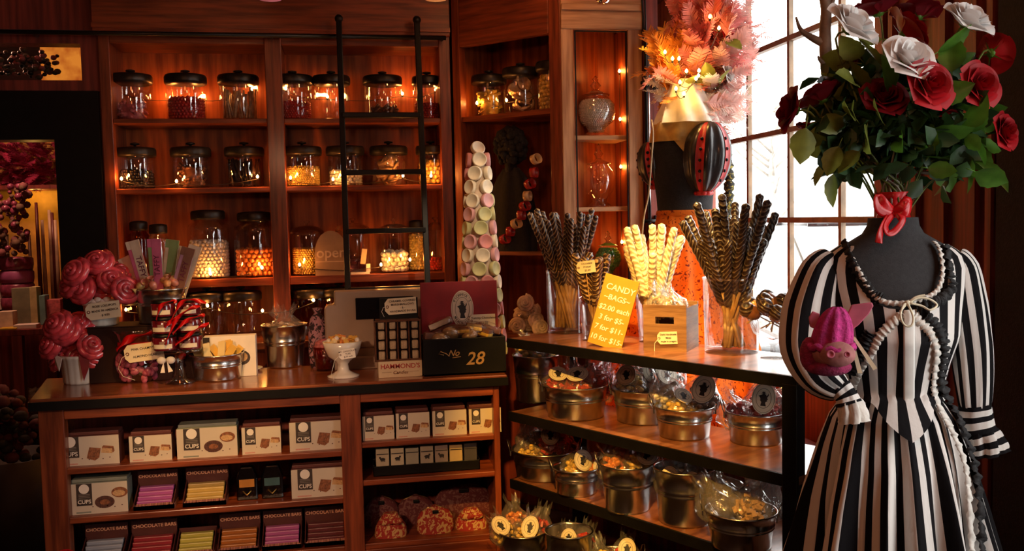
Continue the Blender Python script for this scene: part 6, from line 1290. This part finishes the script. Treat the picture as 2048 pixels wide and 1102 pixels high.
# costume top: black bodice with gold yoke, puffed red striped sleeve, green gold scarf edge
cs=T('costume_bodice','black costume bodice with gold yoke and puffed red and black sleeve','costume',(MP.x,MP.y,PZ),MRZ)
GOLD=mat('ochre_gold_satin',(.50,.27,.05),.4,0,.3,14); REDS=mat('red_satin_band',(.50,.02,.02),.35,0,.2,10); BSAT=mat('black_satin',(.020,.017,.017),.28,0,.2,10,coat=.3)
g=MB(); g.grid(lambda u,v:ht(2*PI*u,ZW+(zs-.09-ZW)*v,.012),44,20); obj('black_bodice',g,DARK,cs)
g=MB(); g.grid(lambda u,v:ht(2*PI*u,zs-.10+.125*v,.020+.006*sin(20*PI*u)),60,8); g.grid(lambda u,v:ht(-.1+.9*(u-.5),zs-.10-.10*(1-abs(2*u-1))*(1-v)+.02*v,.022),12,6); obj('gold_yoke',g,GOLD,cs)
def puff(cx,cy,cz,r,name,mir=1):
    g=MB(); n=60
    def fn(u,v,o=0):
        a=2*PI*u; s=math.sin(PI*(.10+.80*v)); rr=r*s*(1+.07*cos(10*a)); return Vector((cx+rr*.92*cos(a)*1.0+mir*.03*(1-v),cy+rr*.95*sin(a),cz+r*1.38*cos(PI*(.10+.80*v))))
    k=10
    for i in range(k):
        mi=1 if i%2==0 else 0; f0=i/k
        w0,w1=(f0+.022,f0+1/k-.022) if mi else (f0-.022,f0+1/k+.022)
        def gn(u,v,w0=w0,w1=w1,mi=mi):
            p=fn(w0+(w1-w0)*u,v); c=Vector((cx,cy,p.z)); return p+(p-c)*(.03 if mi else .0)
        g.grid(gn,6,14,mi)
    g.tube([fn(i/40,1.0)+Vector((0,0,-.004)) for i in range(41)],.012,8,1); 
    o=obj(name,g,[BSAT,REDS],cs)
    g2=MB().ball((0,0,0),.0085,(1,1,1),8,5).mesh('button',BLK)
    for i in range(0,k,2):
        for v in (.3,.42,.54,.66,.78):
            p=fn(i/k+.05,v); c=Vector((cx,cy,p.z)); obj('button',g2,None,o,p+(p-c)*.05)
    return o
zz=mp_(1405,318).z-PZ
lp=MI@mp_(1406,318,-.11); lp2=MI@mp_(1312,335,.04)
puff(lp.x,lp.y,zz,.130,'puffed_sleeve'); puff(lp2.x,lp2.y,zz-.02,.085,'puffed_sleeve',-1)
SCF=damask('gold_black_scarf',(.02,.018,.012),(.42,.33,.05),26,.56)
pa=[MI@mp_(a,b,c)-Vector((0,0,PZ)) for a,b,c in ((1378,258,-.06),(1408,250,-.05),(1432,258,.02),(1446,285,.04),(1454,320,.05),(1458,360,.05),(1456,400,.06),(1452,440,.08))]
g=MB(); R=random.Random(50)
pts_=[catm(pa,i/50) for i in range(51)]; g.tube(pts_,[.026+.005*sin(i*1.7)+.004*sin(i*3.1) for i in range(51)],9); obj('scarf',g,SCF,cs)
# orange skirt
SKO=damask('orange_print_cloth',(.98,.23,.018),(.25,.02,.010),34,.61,.8,.5,2.0)
sk=T('orange_skirt','long gathered orange printed skirt on the mannequin behind the rack','skirt',(MP.x,MP.y,PZ),MRZ)
def skf(u,v):
    th=2*PI*u; z=ZW+.02-(ZW+.02-PZ-.01)*v; r=lerp(v,[0,.04,.25,.6,1],[.138,.145,.24,.345,.43]); r2=lerp(v,[0,.04,.25,.6,1],[.108,.115,.22,.33,.42]); a=.02+.07*v
    f=a*sin(13*th+sin(2*th))+a*.5*sin(23*th+1+v); return (r*(1+f)*sin(th),-r2*(1+f)*cos(th),z-PZ)
g=MB(); g.grid(skf,240,30); obj('skirt_cloth',g,SKO,sk)
g=MB(); g.lathe([(.142,ZW-PZ),(.15,ZW-PZ+.012),(.144,ZW-PZ+.03)],40,sy=.8); obj('waistband',g,SKO,sk)
# headdress: neck ruff, feathers, lights, white rose
hd=T('feather_headdress','tall pink and orange feather headdress with tiny lights in front of the window','headdress',mp_(1375,235)); H0=Vector(hd.location)
FP_=[mat('pink_feather',(.74,.26,.24),.8,0,.25,12,tl=.4),mat('pale_pink_feather',(.80,.48,.42),.8,0,.2,12,tl=.4),mat('orange_feather',(.85,.30,.03),.8,0,.3,12,tl=.35),mat('white_feather',(.86,.78,.70),.8,0,.1,12,tl=.4),mat('coral_feather',(.70,.15,.12),.8,0,.25,12,tl=.35)]
def feather(L,W,m,seed):
    R=random.Random(seed); g=MB(); cu=R.uniform(.1,.5); n=14
    def sp(v): return Vector((0,-cu*L*v*v*.5,L*v))
    for sd in (-1,1):
        for i in range(36):
            v=.10+.88*i/36; w=W*(.35+.65*math.sin(PI*min(1,v*.9+.08)))*R.uniform(.75,1.1); p=sp(v); q=p+Vector((sd*w*.5,R.uniform(-.012,.012),L*.13)); d=L*.034
            g.put([p,p+Vector((0,0,d)),q+Vector((0,0,d*.8)),q],[(0,1,2,3)] if sd>0 else [(3,2,1,0)],0,True)
    g.tube([sp(i/8) for i in range(9)],[.002*(1-.7*i/8) for i in range(9)],4); return g.mesh('feather',m)
fm={}
for mi in range(5): fm[mi]=[feather(.21,.115,FP_[mi],mi*7+j) for j in range(3)]
def hp(px,py,dd=0): return mp_(px,py,dd)-H0
R=random.Random(60)
cen=hp(1412,150,.02)
fl=[]
for i in range(88):
    px,py=R.gauss(1420,34),R.gauss(82,58)
    if py>175 or py<-70 or px<1352 or px>1478: px,py=R.uniform(1370,1470),R.uniform(-30,150)
    fl.append((px,py,0 if R.random()<.55 else (1 if px>1435 else 4)))
for i in range(26): fl.append((R.uniform(1318,1392),R.uniform(85,182),2))
for i in range(18): fl.append((R.uniform(1400,1478),R.uniform(185,240),1 if i%2 else 3))
for i in range(6): fl.append((R.uniform(1305,1345),R.uniform(150,195),3))
gg={k:MB() for k in range(5)}
for i,(px,py,k) in enumerate(fl):
    c=hp(px,py,R.uniform(-.10,.12)); b=hp(1392,215,0) if py>150 else hp(1405,170,0); d=(c-b); d=d.normalized()+Vector((R.uniform(-.5,.5),R.uniform(-.5,.5),R.uniform(-.3,.4)))
    if k==2: d=Vector((-.35+R.uniform(-.25,.25),R.uniform(-.5,.2),.8))
    if k in (1,3) and py>180: d=Vector((.8,R.uniform(-.4,.3),R.uniform(-.5,.25)))
    if k==3 and px<1350: d=Vector((-.8,-.3,.25))
    s=R.uniform(.7,1.15)*(.8 if k==3 else 1); mt_=fm[k][i%3]
    if i<99: 
        o=obj('feather',mt_,None,hd,c-d.normalized()*.10*s,aim(d,R.uniform(0,6))); o.scale=(s,)*3
    else:
        Tm=Matrix.Translation(c-d.normalized()*.10*s)@aim(d,R.uniform(0,6)).to_matrix().to_4x4()@Matrix.Scale(s,4); gg[k].put([tuple(v.co) for v in mt_.vertices],[tuple(p.vertices) for p in mt_.polygons],0,True,Tm)
A=MB(); off=0
for k in range(5): A.put(gg[k].v,gg[k].f,k,True)
for i in range(430):
    px,py=R.gauss(1422,33),R.gauss(85,62); k=0 if i%3 else 4
    if px>1450: k=1
    if i>330: px,py,k=R.uniform(1325,1395),R.uniform(95,190),2
    if i>390: px,py,k=R.uniform(1400,1480),R.uniform(175,240),(1,3)[i%2]
    c=hp(px,py,R.uniform(-.05,.16)); mt_=fm[k][i%3]; s=R.uniform(.5,.85); Tm=Matrix.Translation(c)@aim((R.uniform(-1,1),R.uniform(-1,1),R.uniform(-.6,1)),0).to_matrix().to_4x4()@Matrix.Scale(s,4); A.put([tuple(v.co) for v in mt_.vertices],[tuple(p.vertices) for p in mt_.polygons],k,True,Tm)
tag(obj('small_feathers',A,FP_,hd),kind='stuff')
g=MB()
def ruf(u,v):
    a=2*PI*u; r=lerp(v,[0,.4,.75,1],[.160,.120,.085,.066])*(1+.09*sin(9*a+3*v)); return (r*cos(a),r*.95*sin(a),-.08+.22*v)
g.grid(ruf,72,10); obj('white_neck_ruff',g,mat('white_ruff_cloth',(.86,.80,.70),.8,0,.08,20,tl=.2),hd,(-.01,-.01,.045))
o=obj('white_rose',rmesh[2],None,hd,hp(1460,150,-.06),aim((.6,-.6,.3))); 
o=obj('red_rose',rmesh[0],None,hd,hp(1458,70,-.06),aim((.3,-.8,.3))); o.scale=(.7,)*3
for a,b,d in ((1420,165,(-.3,-.2,1)),(1405,165,(-1,-.2,.1)),(1440,168,(.2,-.6,.6)),(1452,82,(.3,-.5,-.3))): obj('leaf',lm[1],None,hd,hp(a,b,-.10),aim(d,.5))
hb=[hp(a,b,-.14)+H0 for a,b in ((1330,105),(1345,118),(1358,118),(1373,143),(1360,165),(1392,158),(1398,142),(1397,152),(1352,178),(1368,188),(1438,57),(1420,34))]
lights('string of tiny warm lights woven through the feather headdress',hb,.34,col=(1,.5,.10))
# white flex hanging down beside the mannequin
fx_=T('white_flex','thin cream electric flex hanging down past the costume mannequin','cable',mp_(1303,240,-.2)); g=MB(); P=[mp_(a,b,c)-Vector(fx_.location) for a,b,c in ((1303,240,-.2),(1306,270,-.24),(1302,330,-.25),(1297,390,-.24),(1287,440,-.22),(1281,520,-.2),(1279,600,-.2))]; g.tube([catm(P,i/30) for i in range(31)],.004,6); obj('flex',g,mat('cream_flex',(.55,.40,.22),.5),fx_)
# ------------------------------------------------------------------ next room seen through the doorway
def NR(px,py,Y): return PY(px,py,Y)
YN1=6.5
tb=T('side_table','dark wooden display table in the next room beyond the doorway','table',(NR(60,700,YN1).x,YN1,0)); tz=NR(60,655,6.3).z
g=MB(); g.box((-.75,-.30,tz-.04),(.62,.45,tz)); obj('table_top',g,WD,tb,bevel=.004)
for x in (-.7,.02,.56):
    for y in (-.27,.40): g=MB(); g.box((x-.03,y-.03,0),(x+.03,y+.03,tz-.04)); obj('leg',g,WD,tb)
g=MB(); g.box((-.72,-.28,.42),(.58,.42,.45)); obj('lower_shelf',g,WD,tb)
tp=tb.location
bk=T('wicker_basket','wicker basket of white bottles on the lower shelf of the next room table','basket',(NR(58,735,6.42).x,6.42,.451)); WK_=mat('wicker',(.25,.15,.06),.8,0,.5,60,bump=.8,bscale=90)
g=MB(); g.lathe([(0,0),(.12,0),(.16,.11),(.165,.12),(.155,.12),(.11,.01),(0,.01)],28,rib=.02,ribn=14); obj('weave',g,WK_,bk)
for k in range(4):
    q=T('white_bottle','white bottle lying in the wicker basket under the next room table','bottle',(bk.location.x-.08+.05*k,6.40,.451+.10+.02*(k%2)),rot=(.3,1.1,.3*k),group='white bottles in the wicker basket'); g=MB(); g.lathe([(0,-.09),(.028,-.09),(.03,.04),(.012,.06),(.012,.085),(0,.085)],16); obj('body',g,mat('dull_white_bottle',(.55,.53,.46),.4) if 'dull_white_bottle' not in bpy.data.materials else bpy.data.materials['dull_white_bottle'],q)
for (a,b,yt,m,nm,lab,dy) in ((0,30,622,MAC[2],'gift_box','flat cream box at the left of the next room table',-.15),(30,72,575,mat('tin_green_grey',(.22,.24,.15),.5),'gift_box','grey green box on the next room table',.0),(66,80,573,MAC[1],'gift_box','narrow pale green box on the next room table',-.02),(84,96,590,mat('aqua_paper',(.16,.34,.32),.6),'gift_box','small aqua box on the next room table',-.03),(96,126,598,C_PINK,'gift_box','low pink box on the next room table',.0),(0,20,552,WHITE,'gift_box','small white box behind the others in the next room',.15),(0,36,655,mat('yellow_paper',(.62,.42,.03),.6),'paper_stack','bright yellow paper at the front left of the next room table',-.26),(30,76,648,WHITE,'card_stack','white card lying at the front of the next room table',-.24)):
    Y=YN1+dy; xa=NR(a,640,Y).x; xb=NR(b,640,Y).x; h=max(.012,NR((a+b)/2,yt,Y).z-tz); o=T(nm,lab,'box' if 'box' in nm else 'paper',((xa+xb)/2,Y,tz)); g=MB(); w=xb-xa; g.box((-w/2,-.04,0),(w/2,.05,h)); obj('carton' if 'box' in nm else 'sheet',g,m,o,bevel=.003)
# hutch with candles and pink feather boa
YH1=7.25; hx=NR(45,500,YH1).x
hu=T('display_hutch','tall dark hutch in the next room with yellow lit back','hutch',(hx,YH1,0)); 
zb_,zt_=NR(50,640,YH1).z,NR(50,280,YH1).z; zsft=NR(50,370,YH1).z
w=.62
g=MB(); g.box((-w,0,0),(w*.50,.4,zb_)); obj('base',g,WD,hu); g=MB(); g.box((-w,.36,zb_),(w*.5,.40,zt_+.3)); obj('back',g,mat('ochre_back',(.55,.30,.05),.7,0,.3,6),hu)
for x in (-w,w*.46): g=MB(); g.box((x,0,zb_),(x+.04*w,.36,zt_+.3)); obj('side',g,BLK,hu)
for z in (zsft,zt_+.28): g=MB(); g.box((-w+.03,0,z-.03),(w*.46,.36,z)); obj('shelf',g,WD,hu)
lamp('hutch_light','POINT',(hx+.05,YH1+.2,zsft-.08),1.6,(1,.55,.12),shadow_soft_size=.03)
ba=T('pink_feather_boa','deep pink feather boa heaped on top of the hutch shelf','feather boa',(hx,YH1+.12,zsft)); R=random.Random(70); g=MB()
for i in range(240):
    c=Vector((R.uniform(-.42,.25),R.uniform(-.02,.12),R.uniform(.03,.34))); mt_=fm[0][i%3]; Tm=Matrix.Translation(c)@aim((R.uniform(-1,1),R.uniform(-1,.4),R.uniform(-.6,1)),0).to_matrix().to_4x4()@Matrix.Scale(R.uniform(.4,.8),4); g.put([tuple(v.co) for v in mt_.vertices],[tuple(p.vertices) for p in mt_.polygons],0,True,Tm)
tag(obj('feathers',g,mat('magenta_feather',(.40,.03,.10),.8,0,.3),ba),kind='stuff')
CANM=[mat('dark_red_wax',(.10,.015,.012),.4),mat('ivory_wax',(.50,.38,.24),.4),mat('brown_wax',(.14,.06,.03),.4)]
for i,(px,yt,yb) in enumerate(((72,405,560),(84,440,570),(98,420,575),(104,425,580),(110,440,585),(58,470,570))):
    q=NR(px,yt,YH1-.45); zb2=tz; o=T('taper_candle','%s taper candle standing on the next room table, %s'%(('dark red','ivory','ivory','dark red','ivory','brown')[i],('tallest','second from left of the slim group','third of the slim group','fourth of the slim group','rightmost','short and leftmost')[i]),'candle',(q.x,YH1-.45,tz),group='taper candles in the next room'); g=MB(); h=q.z-tz; g.tube([(0,0,.1),(0,0,h)],[.016,.010],10); obj('wax',g,CANM[(0,1,1,0,1,2)[i]],o); g=MB(); g.lathe([(0,0),(.035,0),(.03,.012),(.012,.04),(.02,.10),(.018,.11),(0,.11)],16); obj('holder',g,C_BRN,o)
fo=T('pink_jar_stack','stack of dark glass jars with pink lid on the next room table','jar stack',(NR(32,520,6.62).x,6.62,tz)); 
for k in range(4): g=MB(); g.lathe([(0,0),(.10,0),(.105,.03),(.105,.07),(.09,.085),(0,.085)],22); obj('jar',g,[C_PUR,C_PUR,mat('violet_pink_band',(.34,.09,.24),.5),C_PUR][k],fo,(0,0,.088*k+.10))
g=MB(); g.box((-.10,-.08,0),(.10,.08,.1)); obj('plinth',g,BLK,fo)
fd=T('dried_flower_bunch','dim bunch of dried pink and cream flowers at the left edge of the next room','flowers',(NR(18,470,6.62).x,6.55,tz)); g=MB()
for i in range(160):
    c=Vector((R.uniform(-.16,.14),R.uniform(-.08,.08),R.uniform(.46,.92))); g.ball(c,R.uniform(.014,.03),(1,1,1),6,4,mi=i%3)
g.tube([(0,0,0),(0,0,.6)],.02,6,2); obj('blooms',g,[C_PUR,mat('dusky_pink',(.25,.09,.09),.8),mat('dry_stem',(.16,.10,.06),.8)],fd)
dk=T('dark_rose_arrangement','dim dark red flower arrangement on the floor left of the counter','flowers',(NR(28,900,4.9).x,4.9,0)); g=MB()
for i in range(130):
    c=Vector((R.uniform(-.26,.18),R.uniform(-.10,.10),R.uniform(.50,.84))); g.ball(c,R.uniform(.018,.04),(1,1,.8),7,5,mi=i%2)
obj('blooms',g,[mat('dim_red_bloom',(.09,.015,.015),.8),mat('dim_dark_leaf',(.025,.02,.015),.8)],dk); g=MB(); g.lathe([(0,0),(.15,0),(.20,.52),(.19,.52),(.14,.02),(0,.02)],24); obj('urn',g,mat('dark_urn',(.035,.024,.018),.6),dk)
# transom shelf garland, glowing paper lantern
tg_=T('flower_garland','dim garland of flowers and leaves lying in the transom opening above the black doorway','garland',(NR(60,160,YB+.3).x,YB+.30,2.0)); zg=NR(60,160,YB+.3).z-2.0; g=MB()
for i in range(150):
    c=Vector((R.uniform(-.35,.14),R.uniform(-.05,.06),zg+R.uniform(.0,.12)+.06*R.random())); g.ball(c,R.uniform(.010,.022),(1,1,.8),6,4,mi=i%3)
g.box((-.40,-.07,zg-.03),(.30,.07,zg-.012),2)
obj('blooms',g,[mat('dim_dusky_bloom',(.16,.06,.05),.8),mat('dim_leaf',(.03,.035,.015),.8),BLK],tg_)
ln=T('amber_lantern','square amber paper lantern glowing in the transom opening at upper left','lantern',(NR(128,165,YB+.45).x,YB+.45,2.0)); z0=NR(128,168,YB+.45).z-2.0; z1_=NR(128,74,YB+.45).z-2.0
g=MB(); g.box((-.105,-.06,z0),(.105,.06,z1_)); m,nt,out=_nt('glowing_amber_paper'); e=nt.nodes.new('ShaderNodeEmission'); n=_noise(nt,9,(1,1,1),3); r=_ramp(nt,n.outputs[0],[(.35,(.42,.05,.006)),(.65,(.85,.26,.03))]); nt.links.new(r.outputs[0],e.inputs[0]); e.inputs[1].default_value=.75; nt.links.new(e.outputs[0],out.inputs[0]); obj('paper_shade',g,m,ln)
g=MB(); g.tube([(0,0,z1_),(0,0,ZC-2.0)],.003,5); obj('cord',g,BLK,ln)
# paper lanterns whose tips hang in at the top edge, and red flower by the counter
for nm,px,py,c,lab in (('pink',540,3,(.75,.25,.38),'pink paper lantern whose tip hangs in at the top edge'),('orange',872,3,(.85,.34,.10),'warm orange paper lantern whose tip hangs in at the top edge')):
    q=PY(px,py,4.2); t=T('paper_lantern',lab,'lantern',q); g=MB(); g.lathe([(0,0),(.05,.01),(.13,.07),(.16,.15),(.13,.23),(.05,.28),(0,.29)],24,rib=.01,ribn=12); obj('shade',g,mat('lantern_%s'%nm,c,.7,0,.1,emit=.35 if nm=='orange' else .12),t); g=MB(); g.tube([(0,0,.28),(0,0,max(.3,ZC-q.z))],.003,5); obj('cord',g,BLK,t)
q=GZ(125,1112,.0); q=PY(125,1104,3.9)
rf=T('red_flower_stand','bright red flower head at the bottom edge in front of the counter','flower',(q.x,3.9,0)); o=obj('flower_head',rmesh[0],None,rf,(0,0,q.z-.03),aim((0,-.3,1))); g=MB(); g.tube([(0,0,.03),(0,0,q.z-.05)],.006,6); obj('stem',g,LEAFM[0],rf); g=MB(); g.lathe([(0,0),(.07,0),(.09,.14),(.08,.14),(0,.1)],20); obj('pot',g,C_BRN,rf)
# ------------------------------------------------------------------ light
w=bpy.data.worlds.new('overcast'); scene.world=w; w.use_nodes=True; nt=w.node_tree; nt.nodes.clear()
out=nt.nodes.new('ShaderNodeOutputWorld'); bg=nt.nodes.new('ShaderNodeBackground'); tc=nt.nodes.new('ShaderNodeTexCoord'); sp_=nt.nodes.new('ShaderNodeSeparateXYZ'); nt.links.new(tc.outputs['Generated'],sp_.inputs[0])
r=_ramp(nt,sp_.outputs[2],[(0,(1,.97,.92)),(.6,(.98,.97,.96))]); nt.links.new(r.outputs[0],bg.inputs[0]); bg.inputs[1].default_value=8.5; nt.links.new(bg.outputs[0],out.inputs[0])
def spot(name,loc,tgt,power,col,ang,blend,rad=.04):
    o=lamp(name,'SPOT',loc,power,col,shadow_soft_size=rad); o.data.spot_size=math.radians(ang); o.data.spot_blend=blend; o.rotation_euler=(Vector(loc)-Vector(tgt)).to_track_quat('Z','Y').to_euler(); return o
spot('unseen_spotlight',(.15,1.35,2.70),(1.13,3.65,.90),620,(1,.50,.09),31,.5)
spot('unseen_spotlight',(1.05,3.0,3.05),(1.36,3.70,1.26),460,(1,.68,.22),27,.7)
lamp('fill_lamp','POINT',(-.7,3.3,2.95),4.5,(1,.26,.07),shadow_soft_size=.12)  # added warm fill in front of the wall cabinet
lamp('fill_lamp','POINT',(-.6,.3,2.35),38,(1,.42,.20),shadow_soft_size=.15)  # added front fill from behind the camera, no lamp known there
spot('unseen_spotlight',(-1.3,.4,2.3),(-.35,4.2,.56),300,(1,.54,.28),29,.8,.08)  # added spot that brightens only the counter front
spot('unseen_spotlight',(-.2,2.4,3.0),(-.60,4.38,.98),210,(1,.55,.14),22,.6)
lamp('fill_lamp','POINT',(.95,4.2,3.0),9,(1,.42,.14),shadow_soft_size=.08)  # added fill to lift the narrow cabinet's frame
spot('spotlight_beam',(fx.x,fx.y-.05,fx.z-.03),(1.70,4.28,2.12),55,(1,.72,.36),26,.6,.03)
spot('unseen_spotlight',(1.22,2.7,3.02),(1.68,4.15,1.30),170,(1,.62,.22),22,.7)  # extra spot added to brighten the orange skirt
lamp('fill_lamp','POINT',(1.3,1.2,2.95),9,(1,.36,.16),shadow_soft_size=.12)  # added fill for the right wall panels and the dress's left side
spot('unseen_spotlight',(1.0,2.3,3.0),(.62,4.62,1.60),150,(1,.74,.46),17,.7)
lamp('next_room_lamp','POINT',(-2.2,6.0,2.8),60,(1,.45,.28),shadow_soft_size=.1)
scene.view_settings.view_transform='Standard'; scene.view_settings.look='None'; scene.view_settings.exposure=0; scene.view_settings.gamma=1
scene.cycles.use_denoising=True; scene.cycles.max_bounces=8; scene.cycles.diffuse_bounces=3; scene.cycles.glossy_bounces=3; scene.cycles.transparent_max_bounces=24; scene.cycles.transmission_bounces=4
scene.cycles.caustics_reflective=False; scene.cycles.caustics_refractive=False; scene.cycles.sample_clamp_indirect=4; scene.cycles.use_light_tree=True
